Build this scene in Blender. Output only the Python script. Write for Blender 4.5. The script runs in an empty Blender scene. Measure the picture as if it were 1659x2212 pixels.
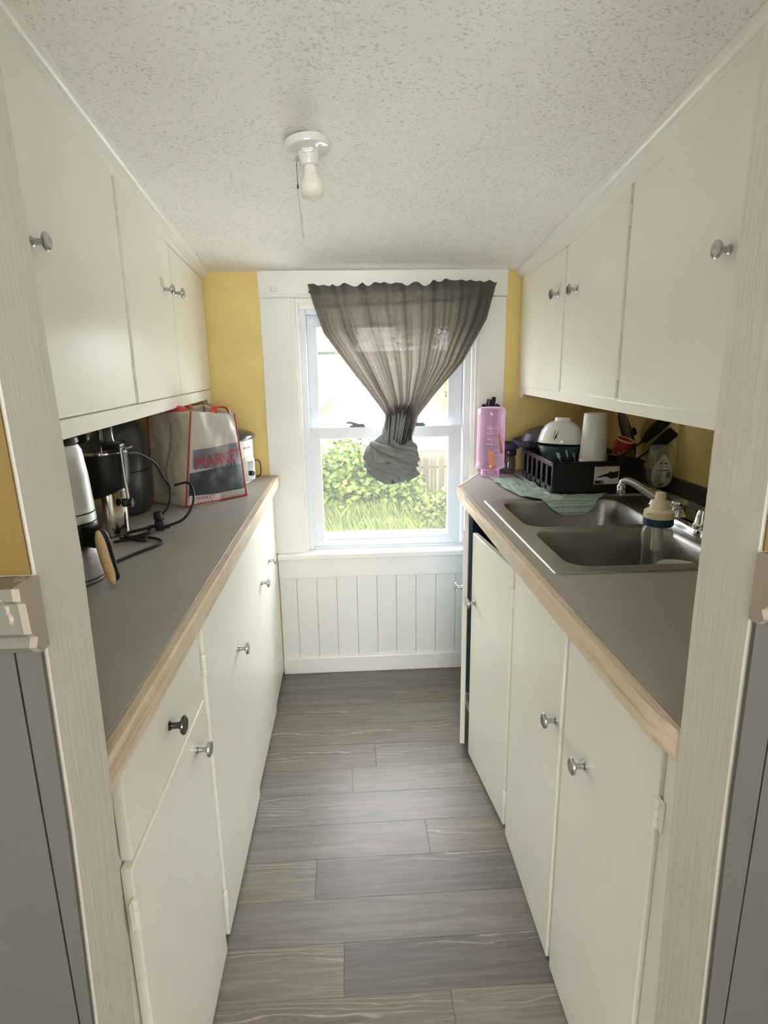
import bpy, bmesh, math, random
from mathutils import Vector, Matrix, noise
random.seed(7)
SC = bpy.context.scene
COL = SC.collection
PI = math.pi

# ------------------------------------------------------------------ camera
cam = bpy.data.cameras.new('camera')
cam.sensor_fit = 'VERTICAL'; cam.sensor_height = 36.0; cam.sensor_width = 27.0
cam.lens = 21.4177; cam.clip_start = 0.02; cam.clip_end = 600
co = bpy.data.objects.new('camera', cam); COL.objects.link(co)
R3 = Matrix(((0.99818928, 0.02753013, -0.05348132),
             (-0.05853755, 0.24004079, -0.96899627),
             (-0.0138389, 0.97037236, 0.24121769)))
co.matrix_world = Matrix.Translation((0, 0, 1.3475)) @ R3.to_4x4()
SC.camera = co

# ------------------------------------------------------------------ light
SKY_STRENGTH = 5.0
EXPOSURE = 1.88
w = bpy.data.worlds.new('sky'); SC.world = w; w.use_nodes = True
nt = w.node_tree; nt.nodes.clear()
wo = nt.nodes.new('ShaderNodeOutputWorld'); bg = nt.nodes.new('ShaderNodeBackground')
tc = nt.nodes.new('ShaderNodeTexCoord'); sx = nt.nodes.new('ShaderNodeSeparateXYZ')
rp = nt.nodes.new('ShaderNodeValToRGB')
rp.color_ramp.elements[0].position = 0.0; rp.color_ramp.elements[0].color = (1, 1, 1, 1)
rp.color_ramp.elements[1].position = 1.0; rp.color_ramp.elements[1].color = (.88, .94, 1, 1)
nt.links.new(tc.outputs['Generated'], sx.inputs[0]); nt.links.new(sx.outputs['Z'], rp.inputs[0])
nt.links.new(rp.outputs[0], bg.inputs[0]); nt.links.new(bg.outputs[0], wo.inputs[0])
bg.inputs[1].default_value = SKY_STRENGTH

sl = bpy.data.lights.new('hazy_sun', 'SUN'); sl.energy = 9.0; sl.angle = math.radians(12); sl.color = (1, .97, .92)
so_ = bpy.data.objects.new('hazy_sun', sl); so_.rotation_euler = (0, math.radians(-32), 0); COL.objects.link(so_)


def portal(loc, rot, sx_, sy_):
    l = bpy.data.lights.new('window_portal', 'AREA'); l.shape = 'RECTANGLE'; l.size = sx_; l.size_y = sy_
    l.cycles.is_portal = True
    o = bpy.data.objects.new('window_portal', l); o.location = loc; o.rotation_euler = rot; COL.objects.link(o)


portal((.158, 2.66, 1.05), (-PI / 2, 0, 0), .66, .98)          # kitchen window, facing into the room (-y)
portal((0.1, -2.72, 1.45), (PI / 2, 0, 0), 1.9, 1.1)             # added unseen window behind the camera, for fill light
SC.view_settings.view_transform = 'Standard'; SC.view_settings.look = 'None'
SC.view_settings.gamma = 1.0; SC.view_settings.use_curve_mapping = False
SC.view_settings.exposure = EXPOSURE
try:
    SC.cycles.use_denoising = True
    SC.cycles.max_bounces = 24; SC.cycles.diffuse_bounces = 16; SC.cycles.transparent_max_bounces = 24
    SC.cycles.sample_clamp_indirect = 8.0
    SC.cycles.caustics_reflective = False; SC.cycles.caustics_refractive = False
except Exception:
    pass


# ------------------------------------------------------------------ materials
def lin(c):
    return tuple((x / 12.92 if x <= .04045 else ((x + .055) / 1.055) ** 2.4) for x in c)


def rgb(r, g, b):
    return lin((r / 255, g / 255, b / 255)) + (1.0,)


class NT:
    def __init__(s, name):
        s.m = bpy.data.materials.new(name); s.m.use_nodes = True
        s.t = s.m.node_tree; s.t.nodes.clear()
        s.out = s.n('ShaderNodeOutputMaterial')

    def n(s, t, **k):
        x = s.t.nodes.new(t)
        for a, v in k.items():
            setattr(x, a, v)
        return x

    def l(s, a, b):
        s.t.links.new(a, b)

    def coord(s, scale=(1, 1, 1), kind='Object'):
        c = s.n('ShaderNodeTexCoord'); m = s.n('ShaderNodeMapping')
        m.inputs['Scale'].default_value = scale
        s.l(c.outputs[kind], m.inputs['Vector']); return m.outputs[0]

    def noise(s, vec, scale, detail=4, rough=.55, dist=0):
        x = s.n('ShaderNodeTexNoise'); x.inputs['Scale'].default_value = scale
        x.inputs['Detail'].default_value = detail; x.inputs['Roughness'].default_value = rough
        x.inputs['Distortion'].default_value = dist
        s.l(vec, x.inputs['Vector']); return x.outputs['Fac']

    def ramp(s, fac, stops):
        r = s.n('ShaderNodeValToRGB'); e = r.color_ramp.elements
        while len(e) < len(stops):
            e.new(.5)
        for i, (p, c) in enumerate(stops):
            e[i].position = p
            e[i].color = c if len(c) == 4 else (*c, 1)
        s.l(fac, r.inputs[0]); return r.outputs[0]

    def mix(s, fac, a, b, blend='MIX'):
        x = s.n('ShaderNodeMix'); x.data_type = 'RGBA'; x.blend_type = blend
        for i, v in ((0, fac), (6, a), (7, b)):
            if hasattr(v, 'is_linked') or hasattr(v, 'links'):
                s.l(v, x.inputs[i])
            else:
                x.inputs[i].default_value = v
        return x.outputs[2]

    def bump(s, h, strength, dist, normal=None):
        b = s.n('ShaderNodeBump'); b.inputs['Strength'].default_value = strength
        b.inputs['Distance'].default_value = dist
        s.l(h, b.inputs['Height'])
        if normal is not None:
            s.l(normal, b.inputs['Normal'])
        return b.outputs[0]

    def bsdf(s, col, rough=.5, metal=0, normal=None, spec=.5, trans=0, ior=1.45, alpha=1, coat=0, sheen=0):
        p = s.n('ShaderNodeBsdfPrincipled')
        for k, v in (('Base Color', col), ('Roughness', rough), ('Metallic', metal), ('Alpha', alpha)):
            if hasattr(v, 'links'):
                s.l(v, p.inputs[k])
            else:
                p.inputs[k].default_value = v
        p.inputs['Specular IOR Level'].default_value = spec
        p.inputs['Transmission Weight'].default_value = trans; p.inputs['IOR'].default_value = ior
        p.inputs['Coat Weight'].default_value = coat; p.inputs['Sheen Weight'].default_value = sheen
        if normal is not None:
            s.l(normal, p.inputs['Normal'])
        s.l(p.outputs[0], s.out.inputs[0]); return p


def plain(name, c, rough=.5, metal=0, var=.06, scale=8, bump=0, bscale=120, coat=0, spec=.5, stretch=(1, 1, 1)):
    t = NT(name); v = t.coord(stretch)
    n = t.noise(v, scale)
    d = tuple(x * (1 - var) for x in c[:3]) + (1,); u = tuple(min(1, x * (1 + var)) for x in c[:3]) + (1,)
    col = t.ramp(n, [(.3, d), (.7, u)])
    nm = None
    if bump:
        nm = t.bump(t.noise(v, bscale, 3), bump, .002)
    t.bsdf(col, rough, metal, nm, spec, coat=coat)
    return t.m


def paint_mat(name, c, rough=.38, grain=.35, vert=True, wear=0.0, wearcol=None, bs=1.0, stain=.05, bd=.0012):
    """brushed paint over wood: faint streaks along the board, a few chips"""
    t = NT(name)
    v = t.coord((90, 90, 5) if vert else (5, 5, 90))
    n1 = t.noise(v, 1.0 * bs, 5, .6)
    v2 = t.coord((1, 1, 1)); n2 = t.noise(v2, 3.0, 5, .6)
    d = tuple(x * (1 - stain) for x in c[:3]) + (1,)
    col = t.ramp(n2, [(.35, d), (.65, c)])
    if wear:
        n3 = t.noise(t.coord((14, 14, 5)), 4.0, 6, .65)
        f = t.ramp(n3, [(.62 - wear, (0, 0, 0)), (.66 - wear, (1, 1, 1))])
        sp = t.n('ShaderNodeMath', operation='MULTIPLY'); t.l(f, sp.inputs[0]); sp.inputs[1].default_value = .8
        col = t.mix(sp.outputs[0], col, wearcol)
    nm = t.bump(n1, grain, bd)
    nm = t.bump(t.noise(v2, 26, 3), grain * .5, .0015, nm)
    t.bsdf(col, rough, 0, nm)
    return t.m


M = {}
M['cab'] = paint_mat('cabinet_paint', rgb(241, 239, 229), .30, .35)
M['trim'] = paint_mat('trim_paint', rgb(242, 241, 235), .32, .3)
M['trimh'] = paint_mat('trim_paint_horizontal', rgb(242, 241, 235), .32, .3, vert=False)
M['board'] = paint_mat('wainscot_paint', rgb(238, 238, 233), .36, .45)
M['jamb'] = paint_mat('jamb_paint', rgb(208, 201, 189), .40, 1.0, bs=.6, stain=.10, bd=.002)
M['rail'] = paint_mat('chair_rail_shaded_cream', rgb(120, 116, 104), .42, .6, vert=False, wear=.03, wearcol=rgb(186, 174, 150))  # cream base darkened, shade put into the colour; lighter patches are wear
M['railend_lit'] = paint_mat('rail_end_lit_cream', rgb(168, 158, 140), .45, .6, stain=.2)  # lighter copy of the rail's cream, window light put into the colour
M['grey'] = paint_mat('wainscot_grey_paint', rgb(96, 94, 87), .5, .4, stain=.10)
M['yellow'] = plain('yellow_wall_paint', rgb(236, 214, 138), .55, var=.05, bump=.25, bscale=160)
M['yellow_shaded'] = plain('near_room_yellow_shaded', rgb(118, 94, 40), .6, var=.08, bump=.25, bscale=160)  # wall yellow darkened: the near room's shade is put into the colour
M['blue'] = paint_mat('blue_inside_paint', rgb(158, 180, 198), .6, .3, stain=.2)
M['dark'] = plain('dark_gap', rgb(60, 55, 48), .8)
M['chrome'] = plain('chrome', rgb(205, 207, 208), .12, 1, var=.03)
M['satin'] = plain('satin_nickel', rgb(190, 190, 188), .22, 1, var=.05)
M['bronze'] = plain('dark_chrome', rgb(95, 90, 86), .2, 1)
M['black'] = plain('black_plastic', rgb(26, 26, 27), .32, var=.1)
M['blackm'] = plain('black_rubber', rgb(24, 24, 24), .55, var=.1)
M['charcoal'] = plain('charcoal_plastic', rgb(52, 53, 54), .25, var=.1, coat=.3)
M['white'] = plain('white_plastic', rgb(232, 231, 226), .35, var=.02)
M['porc'] = plain('white_porcelain', rgb(228, 228, 222), .12, var=.02, coat=.5)
M['ceramic'] = plain('white_ceramic', rgb(226, 228, 222), .18, var=.03, coat=.4)
M['vinyl'] = plain('window_vinyl', rgb(232, 236, 240), .38, var=.02)
M['bulb'] = plain('frosted_bulb', rgb(236, 231, 220), .35, var=.02)
M['cord'] = plain('pull_cord', rgb(190, 184, 168), .8)
M['lockgrey'] = plain('grey_lock', rgb(120, 124, 126), .4)
M['red'] = plain('red_binding', rgb(182, 62, 58), .6, bump=.3)
M['redp'] = plain('red_handle', rgb(206, 72, 66), .5)
M['teal'] = plain('teal_ceramic', rgb(52, 74, 76), .25, coat=.3)
M['bluegrey'] = plain('blue_grey_pan', rgb(62, 68, 82), .35)
M['cream'] = plain('cream_plastic', rgb(240, 230, 198), .4, var=.04)
M['ring'] = plain('blue_ring', rgb(36, 74, 98), .4)
M['peach'] = plain('peach_print', rgb(232, 160, 120), .6)
M['mint'] = None
M['wood'] = None
M['text_dark'] = plain('dark_print', rgb(40, 36, 34), .6)
M['text_brown'] = plain('brown_print', rgb(92, 50, 40), .6)
M['text_red'] = plain('red_print', rgb(172, 50, 46), .6)
M['text_white'] = plain('white_print', rgb(235, 235, 235), .6)
M['paperlabel'] = plain('printed_label_paper', rgb(222, 220, 212), .5)


def ceiling_mat():
    t = NT('stippled_ceiling'); v = t.coord((1, 1.5, 1))
    n = t.noise(v, 132, 2, .5, .5)
    n2 = t.noise(t.coord(), 14, 3)
    big = t.noise(t.coord(), 2.2, 4)
    dens = t.noise(t.coord(), 5.0, 3)
    mm = t.n('ShaderNodeMath', operation='MULTIPLY_ADD'); t.l(dens, mm.inputs[0]); mm.inputs[1].default_value = .16; t.l(n, mm.inputs[2])
    pit = t.ramp(mm.outputs[0], [(.40, (0, 0, 0)), (.50, (1, 1, 1))])
    col = t.ramp(big, [(.3, rgb(242, 241, 237)), (.7, rgb(248, 247, 245))])
    col = t.mix(t.ramp(mm.outputs[0], [(.425, (1, 1, 1)), (.475, (0, 0, 0))]), col, rgb(217, 214, 207))  # pits tinted darker: their shade is put into the colour
    nm = t.bump(pit, .45, .0022)
    nm = t.bump(n2, .12, .006, nm)
    t.bsdf(col, .8, 0, nm); return t.m


M['ceil'] = ceiling_mat()


def wood_edge(name, wear=True, base=(214, 196, 170), dk=(172, 148, 120)):
    t = NT(name); v = t.coord((40, 2.2, 40)); n = t.noise(v, 1.4, 6, .6, .6)
    col = t.ramp(n, [(.3, rgb(*dk)), (.5, rgb(*base)), (.75, rgb(226, 200, 168))])
    if wear:
        n3 = t.noise(t.coord((3, 1.4, 3)), 2.0, 5, .6)
        col = t.mix(t.ramp(n3, [(.46, (0, 0, 0)), (.6, (1, 1, 1))]), col, rgb(222, 210, 192))
    t.bsdf(col, .5, 0, t.bump(n, .4, .001)); return t.m


M['woodedge'] = wood_edge('oak_counter_edge')
M['wood'] = wood_edge('beech_handle', False, (236, 206, 154), (222, 184, 130))


def laminate():
    t = NT('grey_brown_laminate'); n = t.noise(t.coord(), 5, 6, .65); f = t.noise(t.coord(), 420, 2)
    col = t.ramp(n, [(.3, rgb(164, 159, 152)), (.7, rgb(180, 176, 169))])
    col = t.mix(t.ramp(f, [(.35, (0, 0, 0)), (.65, (.5, .5, .5))]), col, rgb(140, 134, 127))
    r = t.ramp(n, [(.3, (.34, .34, .34)), (.7, (.48, .48, .48))])
    t.bsdf(col, r, 0, t.bump(f, .12, .0006)); return t.m


M['lam'] = laminate()
M['splash'] = plain('dark_laminate_splash', rgb(74, 72, 68), .4, var=.08, scale=40)


def steel(name, c, rough, stretch):
    t = NT(name); n = t.noise(t.coord(stretch), 3, 5); m = t.noise(t.coord(), 6, 4)
    col = t.ramp(m, [(.3, tuple(x * .86 for x in c[:3]) + (1,)), (.7, c)])
    r = t.ramp(n, [(.3, (rough * .8,) * 3), (.7, (rough * 1.25,) * 3)])
    t.bsdf(col, r, 1); return t.m


M['sink'] = steel('brushed_sink_steel', rgb(178, 177, 172), .36, (8, 3, 8))
M['steel'] = steel('polished_steel', rgb(200, 192, 182), .14, (4, 4, 90))
M['silver'] = steel('silver_appliance', rgb(226, 229, 234), .36, (4, 4, 60))


def plank_mat(name, a, b, c, seed):
    t = NT(name)
    co_ = t.n('ShaderNodeTexCoord'); mp = t.n('ShaderNodeMapping')
    mp.inputs['Location'].default_value = (seed * 3.7, seed * 5.1, seed)
    mp.inputs['Scale'].default_value = (1.6, 24, 1); t.l(co_.outputs['Object'], mp.inputs[0])
    n = t.noise(mp.outputs[0], 2.2, 7, .62, 1.4)
    mp2 = t.n('ShaderNodeMapping'); mp2.inputs['Location'].default_value = (seed * 1.3, seed * 2.1, 0)
    mp2.inputs['Scale'].default_value = (1.1, 7, 1); t.l(co_.outputs['Object'], mp2.inputs[0])
    wv = t.n('ShaderNodeTexWave'); wv.wave_type = 'BANDS'; wv.bands_direction = 'Y'
    wv.inputs['Scale'].default_value = 3.4; wv.inputs['Distortion'].default_value = 16.0
    wv.inputs['Detail'].default_value = 3; wv.inputs['Detail Scale'].default_value = .8
    t.l(mp2.outputs[0], wv.inputs[0])
    big = t.noise(mp2.outputs[0], .9, 3)
    col = t.ramp(n, [(.25, rgb(*a)), (.5, rgb(*b)), (.78, rgb(*c))])
    lim = t.ramp(wv.outputs['Fac'], [(.88, (0, 0, 0)), (.99, (1, 1, 1))])
    msk = t.ramp(big, [(.46, (0, 0, 0)), (.62, (.5, .5, .5))])
    ml = t.n('ShaderNodeMath', operation='MULTIPLY'); t.l(lim, ml.inputs[0]); t.l(msk, ml.inputs[1])
    col = t.mix(ml.outputs[0], col, rgb(204, 196, 186))
    dk = t.ramp(wv.outputs['Fac'], [(.0, (.5, .5, .5)), (.12, (0, 0, 0))])
    md = t.n('ShaderNodeMath', operation='MULTIPLY'); t.l(dk, md.inputs[0]); t.l(msk, md.inputs[1])
    col = t.mix(md.outputs[0], col, rgb(*[int(x * .72) for x in a]))
    t.bsdf(col, .36, 0, t.bump(n, .15, .0008), spec=.5); return t.m


PM = [plank_mat('vinyl_plank_beige', (106, 98, 88), (125, 117, 107), (142, 134, 124), 1),
      plank_mat('vinyl_plank_grey', (102, 95, 88), (119, 112, 105), (138, 130, 123), 2),
      plank_mat('vinyl_plank_mauve', (90, 83, 80), (106, 99, 95), (124, 117, 112), 3),
      plank_mat('vinyl_plank_brown', (104, 93, 84), (122, 111, 101), (139, 129, 119), 4)]


def clear_mat(name, tint=(1, 1, 1, 1), gloss=.12, veil=0.0, veilcol=(1, 1, 1, 1), rough=.03):
    """thin clear sheet: see-through, a fresnel glint, some milky veil, denser at the edges"""
    t = NT(name)
    tr = t.n('ShaderNodeBsdfTransparent'); tr.inputs[0].default_value = tint
    gl = t.n('ShaderNodeBsdfGlossy'); gl.inputs['Roughness'].default_value = rough
    fr = t.n('ShaderNodeLayerWeight'); fr.inputs['Blend'].default_value = .5
    pw = t.n('ShaderNodeMath', operation='POWER'); t.l(fr.outputs['Facing'], pw.inputs[0]); pw.inputs[1].default_value = 3.0
    ml = t.n('ShaderNodeMath', operation='MULTIPLY_ADD'); t.l(pw.outputs[0], ml.inputs[0])
    ml.inputs[1].default_value = .85; ml.inputs[2].default_value = .03 + gloss * .05
    mx = t.n('ShaderNodeMixShader'); t.l(ml.outputs[0], mx.inputs[0]); t.l(tr.outputs[0], mx.inputs[1]); t.l(gl.outputs[0], mx.inputs[2])
    last = mx.outputs[0]
    if veil:
        df = t.n('ShaderNodeBsdfTranslucent'); df.inputs[0].default_value = veilcol
        d2 = t.n('ShaderNodeBsdfDiffuse'); d2.inputs[0].default_value = veilcol
        a = t.n('ShaderNodeMixShader'); a.inputs[0].default_value = .5
        t.l(df.outputs[0], a.inputs[1]); t.l(d2.outputs[0], a.inputs[2])
        n = t.noise(t.coord((1, 1, .5)), 7, 6, .7)
        f = t.ramp(n, [(.35, (veil * .92,) * 3), (.75, (veil * 1.08,) * 3)])
        sq = t.n('ShaderNodeMath', operation='MULTIPLY_ADD'); t.l(pw.outputs[0], sq.inputs[0]); sq.inputs[1].default_value = 3.0; sq.inputs[2].default_value = 1.0  # veil thickened at the edges, standing in for bright edge reflections
        fm = t.n('ShaderNodeMath', operation='MULTIPLY'); fm.use_clamp = True; t.l(f, fm.inputs[0]); t.l(sq.outputs[0], fm.inputs[1]); f = fm.outputs[0]
        b = t.n('ShaderNodeMixShader'); t.l(f, b.inputs[0]); t.l(last, b.inputs[1]); t.l(a.outputs[0], b.inputs[2])
        last = b.outputs[0]
    t.l(last, t.out.inputs[0]); return t.m


M['glass'] = clear_mat('glare_veiled_glass', veil=.018)  # glare haze over the pane is put in as a faint veil
M['clear'] = clear_mat('clear_plastic', (.88, .90, .88, 1), .6, .13, (.8, .8, .78, 1))
M['jar'] = clear_mat('jar_glass', (.62, .62, .66, 1), .5, .10, (.6, .58, .62, 1))
M['pink'] = clear_mat('pink_bottle_plastic', (.98, .88, .96, 1), .5, .30, rgb(238, 200, 232))
M['purple'] = clear_mat('smoky_container_plastic', (.5, .48, .60, 1), .6, .28, rgb(120, 112, 140))
M['lid'] = clear_mat('smoked_lid_glass', (.62, .64, .62, 1), .6, .12, rgb(120, 124, 122))


def curtain_mat():
    t = NT('dark_sheer_curtain')
    uv = t.n('ShaderNodeUVMap'); uv.uv_map = 'UVMap'
    mp = t.n('ShaderNodeMapping'); mp.inputs['Scale'].default_value = (1, 1, 1); t.l(uv.outputs[0], mp.inputs[0])
    vo = t.n('ShaderNodeTexVoronoi'); vo.inputs['Scale'].default_value = 38; vo.inputs['Randomness'].default_value = .25
    t.l(mp.outputs[0], vo.inputs['Vector'])
    n = t.noise(mp.outputs[0], 60, 3)
    pat = t.ramp(vo.outputs['Distance'], [(.18, (.0, .0, .0)), (.30, (1, 1, 1)), (.42, (.15, .15, .15)), (.6, (.8, .8, .8))])
    col = t.mix(pat, rgb(80, 80, 77), rgb(94, 93, 89))
    df = t.n('ShaderNodeBsdfDiffuse'); t.l(col, df.inputs[0])
    tl = t.n('ShaderNodeBsdfTranslucent'); t.l(t.mix(pat, rgb(102, 95, 87), rgb(122, 113, 104)), tl.inputs[0])
    a = t.n('ShaderNodeMixShader'); a.inputs[0].default_value = .46
    t.l(df.outputs[0], a.inputs[1]); t.l(tl.outputs[0], a.inputs[2])
    tr = t.n('ShaderNodeBsdfTransparent'); tr.inputs[0].default_value = (.9, .87, .84, 1)
    f = t.ramp(pat, [(0, (.004, .004, .004)), (1, (.022, .022, .022))])
    m = t.n('ShaderNodeMixShader'); t.l(f, m.inputs[0]); t.l(a.outputs[0], m.inputs[1]); t.l(tr.outputs[0], m.inputs[2])
    t.l(m.outputs[0], t.out.inputs[0]); return t.m


M['curtain'] = curtain_mat()


def knot_mat():
    t = NT('glare_lightened_curtain'); n = t.noise(t.coord(), 30, 4)  # curtain grey lightened: window glare over the knot is put into the colour
    df = t.n('ShaderNodeBsdfDiffuse'); t.l(t.ramp(n, [(.3, rgb(140, 144, 141)), (.7, rgb(162, 166, 162))]), df.inputs[0])
    tl = t.n('ShaderNodeBsdfTranslucent'); tl.inputs[0].default_value = rgb(112, 112, 106)
    t.l(t.bump(n, .4, .002), df.inputs['Normal'])
    a = t.n('ShaderNodeMixShader'); a.inputs[0].default_value = .3
    t.l(df.outputs[0], a.inputs[1]); t.l(tl.outputs[0], a.inputs[2]); t.l(a.outputs[0], t.out.inputs[0]); return t.m


M['knot'] = knot_mat()


def cloth_mint():
    t = NT('mint_waffle_cloth'); v = t.coord()
    br = t.n('ShaderNodeTexVoronoi'); br.inputs['Scale'].default_value = 120; br.inputs['Randomness'].default_value = .15
    t.l(t.coord((1, .6, 1)), br.inputs['Vector'])
    col = t.ramp(br.outputs['Distance'], [(.25, rgb(120, 140, 130)), (.5, rgb(172, 190, 178))])
    t.bsdf(col, .9, 0, t.bump(br.outputs['Distance'], .8, .003)); return t.m


M['mint'] = cloth_mint()


def bag_mat(name, a, b, s=4):
    t = NT(name); n = t.noise(t.coord((1, 1, .6)), s, 6, .6)
    t.bsdf(t.ramp(n, [(.3, rgb(*a)), (.7, rgb(*b))]), .42, 0, t.bump(t.noise(t.coord(), 22, 4), .35, .006)); return t.m


M['bagtan'] = bag_mat('tan_woven_bag', (182, 172, 150), (206, 196, 174))
M['baggrey'] = bag_mat('grey_white_bag_front', (176, 172, 160), (204, 200, 190))
M['bagprint'] = bag_mat('dark_photo_print', (44, 48, 54), (74, 80, 90), 10)
M['bagprint2'] = bag_mat('bluegrey_photo_print', (96, 106, 122), (136, 132, 138), 8)


# ------------------------------------------------------------------ mesh helpers
class B:
    def __init__(s):
        s.b = bmesh.new(); s.uv = None

    def box(s, x0, x1, y0, y1, z0, z1, bev=0, seg=1, mat=None):
        r = bmesh.ops.create_cube(s.b, size=1.0)
        vs = r['verts']
        for v in vs:
            v.co = Vector(((x0 + x1) / 2 + v.co.x * (x1 - x0), (y0 + y1) / 2 + v.co.y * (y1 - y0), (z0 + z1) / 2 + v.co.z * (z1 - z0)))
        if bev:
            es = list({e for v in vs for e in v.link_edges})
            rr = bmesh.ops.bevel(s.b, geom=es, offset=bev, segments=seg, profile=.5, affect='EDGES')
            vs = list({v for f in rr['faces'] for v in f.verts} | {v for v in vs if v.is_valid})
        if mat is not None:
            for v in vs:
                v.co = mat @ v.co
        return s

    def ring(s, pts):
        return [s.b.verts.new(p) for p in pts]

    def skin(s, rings, close=True, cap=True):
        n = len(rings[0])
        for a, c in zip(rings, rings[1:]):
            for i in range(n if close else n - 1):
                j = (i + 1) % n
                try:
                    s.b.faces.new((a[i], a[j], c[j], c[i]))
                except ValueError:
                    pass
        if cap and close:
            for r in (rings[0], rings[-1]):
                try:
                    s.b.faces.new(r)
                except ValueError:
                    pass
        return s

    def tube(s, pts, r, n=8, cap=True, flat=1.0):
        pts = [Vector(p) for p in pts]; rr = r if isinstance(r, (list, tuple)) else [r] * len(pts)
        rings = []; up = Vector((0, 0, 1)); prev = None
        for i, p in enumerate(pts):
            d = (pts[min(i + 1, len(pts) - 1)] - pts[max(i - 1, 0)]).normalized()
            if prev is None:
                a = d.cross(up)
                if a.length < 1e-3:
                    a = d.cross(Vector((1, 0, 0)))
            else:
                a = prev - d * prev.dot(d)
            a.normalize(); prev = a; c = d.cross(a)
            rings.append(s.ring([p + (a * math.cos(2 * PI * k / n) + c * flat * math.sin(2 * PI * k / n)) * rr[i] for k in range(n)]))
        return s.skin(rings, True, cap)

    def lathe(s, prof, c=(0, 0, 0), n=24, mat=None, sx=1, sy=1, cap=False):
        c = Vector(c); rings = []
        for r, z in prof:
            r = max(r, 1e-5)
            q = [Vector((r * math.cos(2 * PI * k / n) * sx, r * math.sin(2 * PI * k / n) * sy, z)) for k in range(n)]
            if mat is not None:
                q = [mat @ x for x in q]
            rings.append(s.ring([c + x for x in q]))
        s.skin(rings, True, cap)
        return s

    def prism(s, poly, z0, z1, bev=0):
        """polygon in x,y extruded in z"""
        a = s.ring([(x, y, z0) for x, y in poly]); c = s.ring([(x, y, z1) for x, y in poly])
        s.skin([a, c], True, True); return s

    def extr(s, prof, p0, p1):
        """3-D section p0 list to p1 list"""
        a = s.ring(p0); c = s.ring(p1); s.skin([a, c], True, True); return s

    def grid(s, f, nu, nv, uv=None):
        vs = [[s.b.verts.new(f(i / nu, j / nv)) for i in range(nu + 1)] for j in range(nv + 1)]
        lay = s.b.loops.layers.uv.new('UVMap') if uv else None
        for j in range(nv):
            for i in range(nu):
                fc = s.b.faces.new((vs[j][i], vs[j][i + 1], vs[j + 1][i + 1], vs[j + 1][i]))
                if lay:
                    for lp, (a, c) in zip(fc.loops, ((i, j), (i + 1, j), (i + 1, j + 1), (i, j + 1))):
                        lp[lay].uv = uv(a / nu, c / nv)
        return s

    def mesh(s, name, smooth=False, angle=35):
        bmesh.ops.recalc_face_normals(s.b, faces=s.b.faces[:])
        me = bpy.data.meshes.new(name); s.b.to_mesh(me); s.b.free()
        if smooth:
            me.polygons.foreach_set('use_smooth', [True] * len(me.polygons))
            try:
                me.set_sharp_from_angle(angle=math.radians(angle))
            except Exception:
                pass
        return me

    def obj(s, name, mat, parent=None, smooth=False, loc=None, angle=35, kind=None, label=None):
        me = s.mesh(name, smooth, angle)
        if mat is not None:
            me.materials.append(mat)
        return link(name, me, parent, loc, kind, label)


def link(name, me, parent=None, loc=None, kind=None, label=None):
    o = bpy.data.objects.new(name, me); COL.objects.link(o)
    if loc:
        o.location = loc
    if parent is not None:
        o.parent = parent
        L = Vector(parent.get('_org', (0, 0, 0)))
        o.matrix_parent_inverse = Matrix.Translation(-L)
        o['_org'] = tuple(parent.get('_org', (0, 0, 0))) if not loc else (0, 0, 0)
        if not loc:
            o['_org'] = (0, 0, 0)
    if kind:
        o['kind'] = kind
    if label:
        o['label'] = label
    return o


def thing(name, label, cat, loc=(0, 0, 0), group=None, kind=None):
    o = bpy.data.objects.new(name, None); COL.objects.link(o); o.location = loc
    o.empty_display_size = .05
    o['_org'] = tuple(loc); o['label'] = label; o['category'] = cat
    if group:
        o['group'] = group
    if kind:
        o['kind'] = kind
    return o


def tag(o, label, cat, group=None):
    o['label'] = label; o['category'] = cat
    if group:
        o['group'] = group
    return o


def struct(name, b, mat, parent=None, smooth=False, angle=35):
    o = b.obj(name, mat, parent, smooth, angle=angle)
    if parent is None:
        o['kind'] = 'structure'
    return o


def text_mesh(body, size, fn, extr=.0003, align='CENTER', spacing=1.0, bold=0.0, sub=0):
    """flat print: letters as thin geometry, each point carried through fn(x, y, h)"""
    cu = bpy.data.curves.new('lettering', 'FONT'); cu.body = body; cu.size = size; cu.align_x = align; cu.align_y = 'CENTER'
    cu.resolution_u = 2; cu.offset = bold; cu.space_character = spacing
    o = bpy.data.objects.new('lettering', cu); COL.objects.link(o)
    dg = bpy.context.evaluated_depsgraph_get()
    me = bpy.data.meshes.new_from_object(o.evaluated_get(dg))
    bpy.data.objects.remove(o); bpy.data.curves.remove(cu)
    if sub:
        bm = bmesh.new(); bm.from_mesh(me)
        bmesh.ops.triangulate(bm, faces=bm.faces[:])
        bmesh.ops.subdivide_edges(bm, edges=bm.edges[:], cuts=sub); bm.to_mesh(me); bm.free()
    for v in me.vertices:
        v.co = fn(v.co.x, v.co.y, extr)
    return me


def printed(name, me, mat, parent):
    me.materials.clear(); me.materials.append(mat)
    return link(name, me, parent)


def bez(pts, n=10):
    """smooth curve through points (catmull-rom)"""
    P = [Vector(p) for p in pts]; out = []
    for i in range(len(P) - 1):
        a = P[max(i - 1, 0)]; b = P[i]; c = P[i + 1]; d = P[min(i + 2, len(P) - 1)]
        for k in range(n):
            t = k / n
            out.append(.5 * ((2 * b) + (c - a) * t + (2 * a - 5 * b + 4 * c - d) * t * t + (3 * b - a - 3 * c + d) * t ** 3))
    out.append(P[-1]); return out


def lerp_tab(tab, t):
    for (a, va), (b, vb) in zip(tab, tab[1:]):
        if t <= b:
            return va + (vb - va) * (t - a) / (b - a) if b > a else va
    return tab[-1][1]


# ------------------------------------------------------------------ room shell
XL, XR, YB = -.93, 1.10, 2.5
FY0, FY1 = .536, .635           # partition wall with the doorway the photo is taken through


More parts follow.
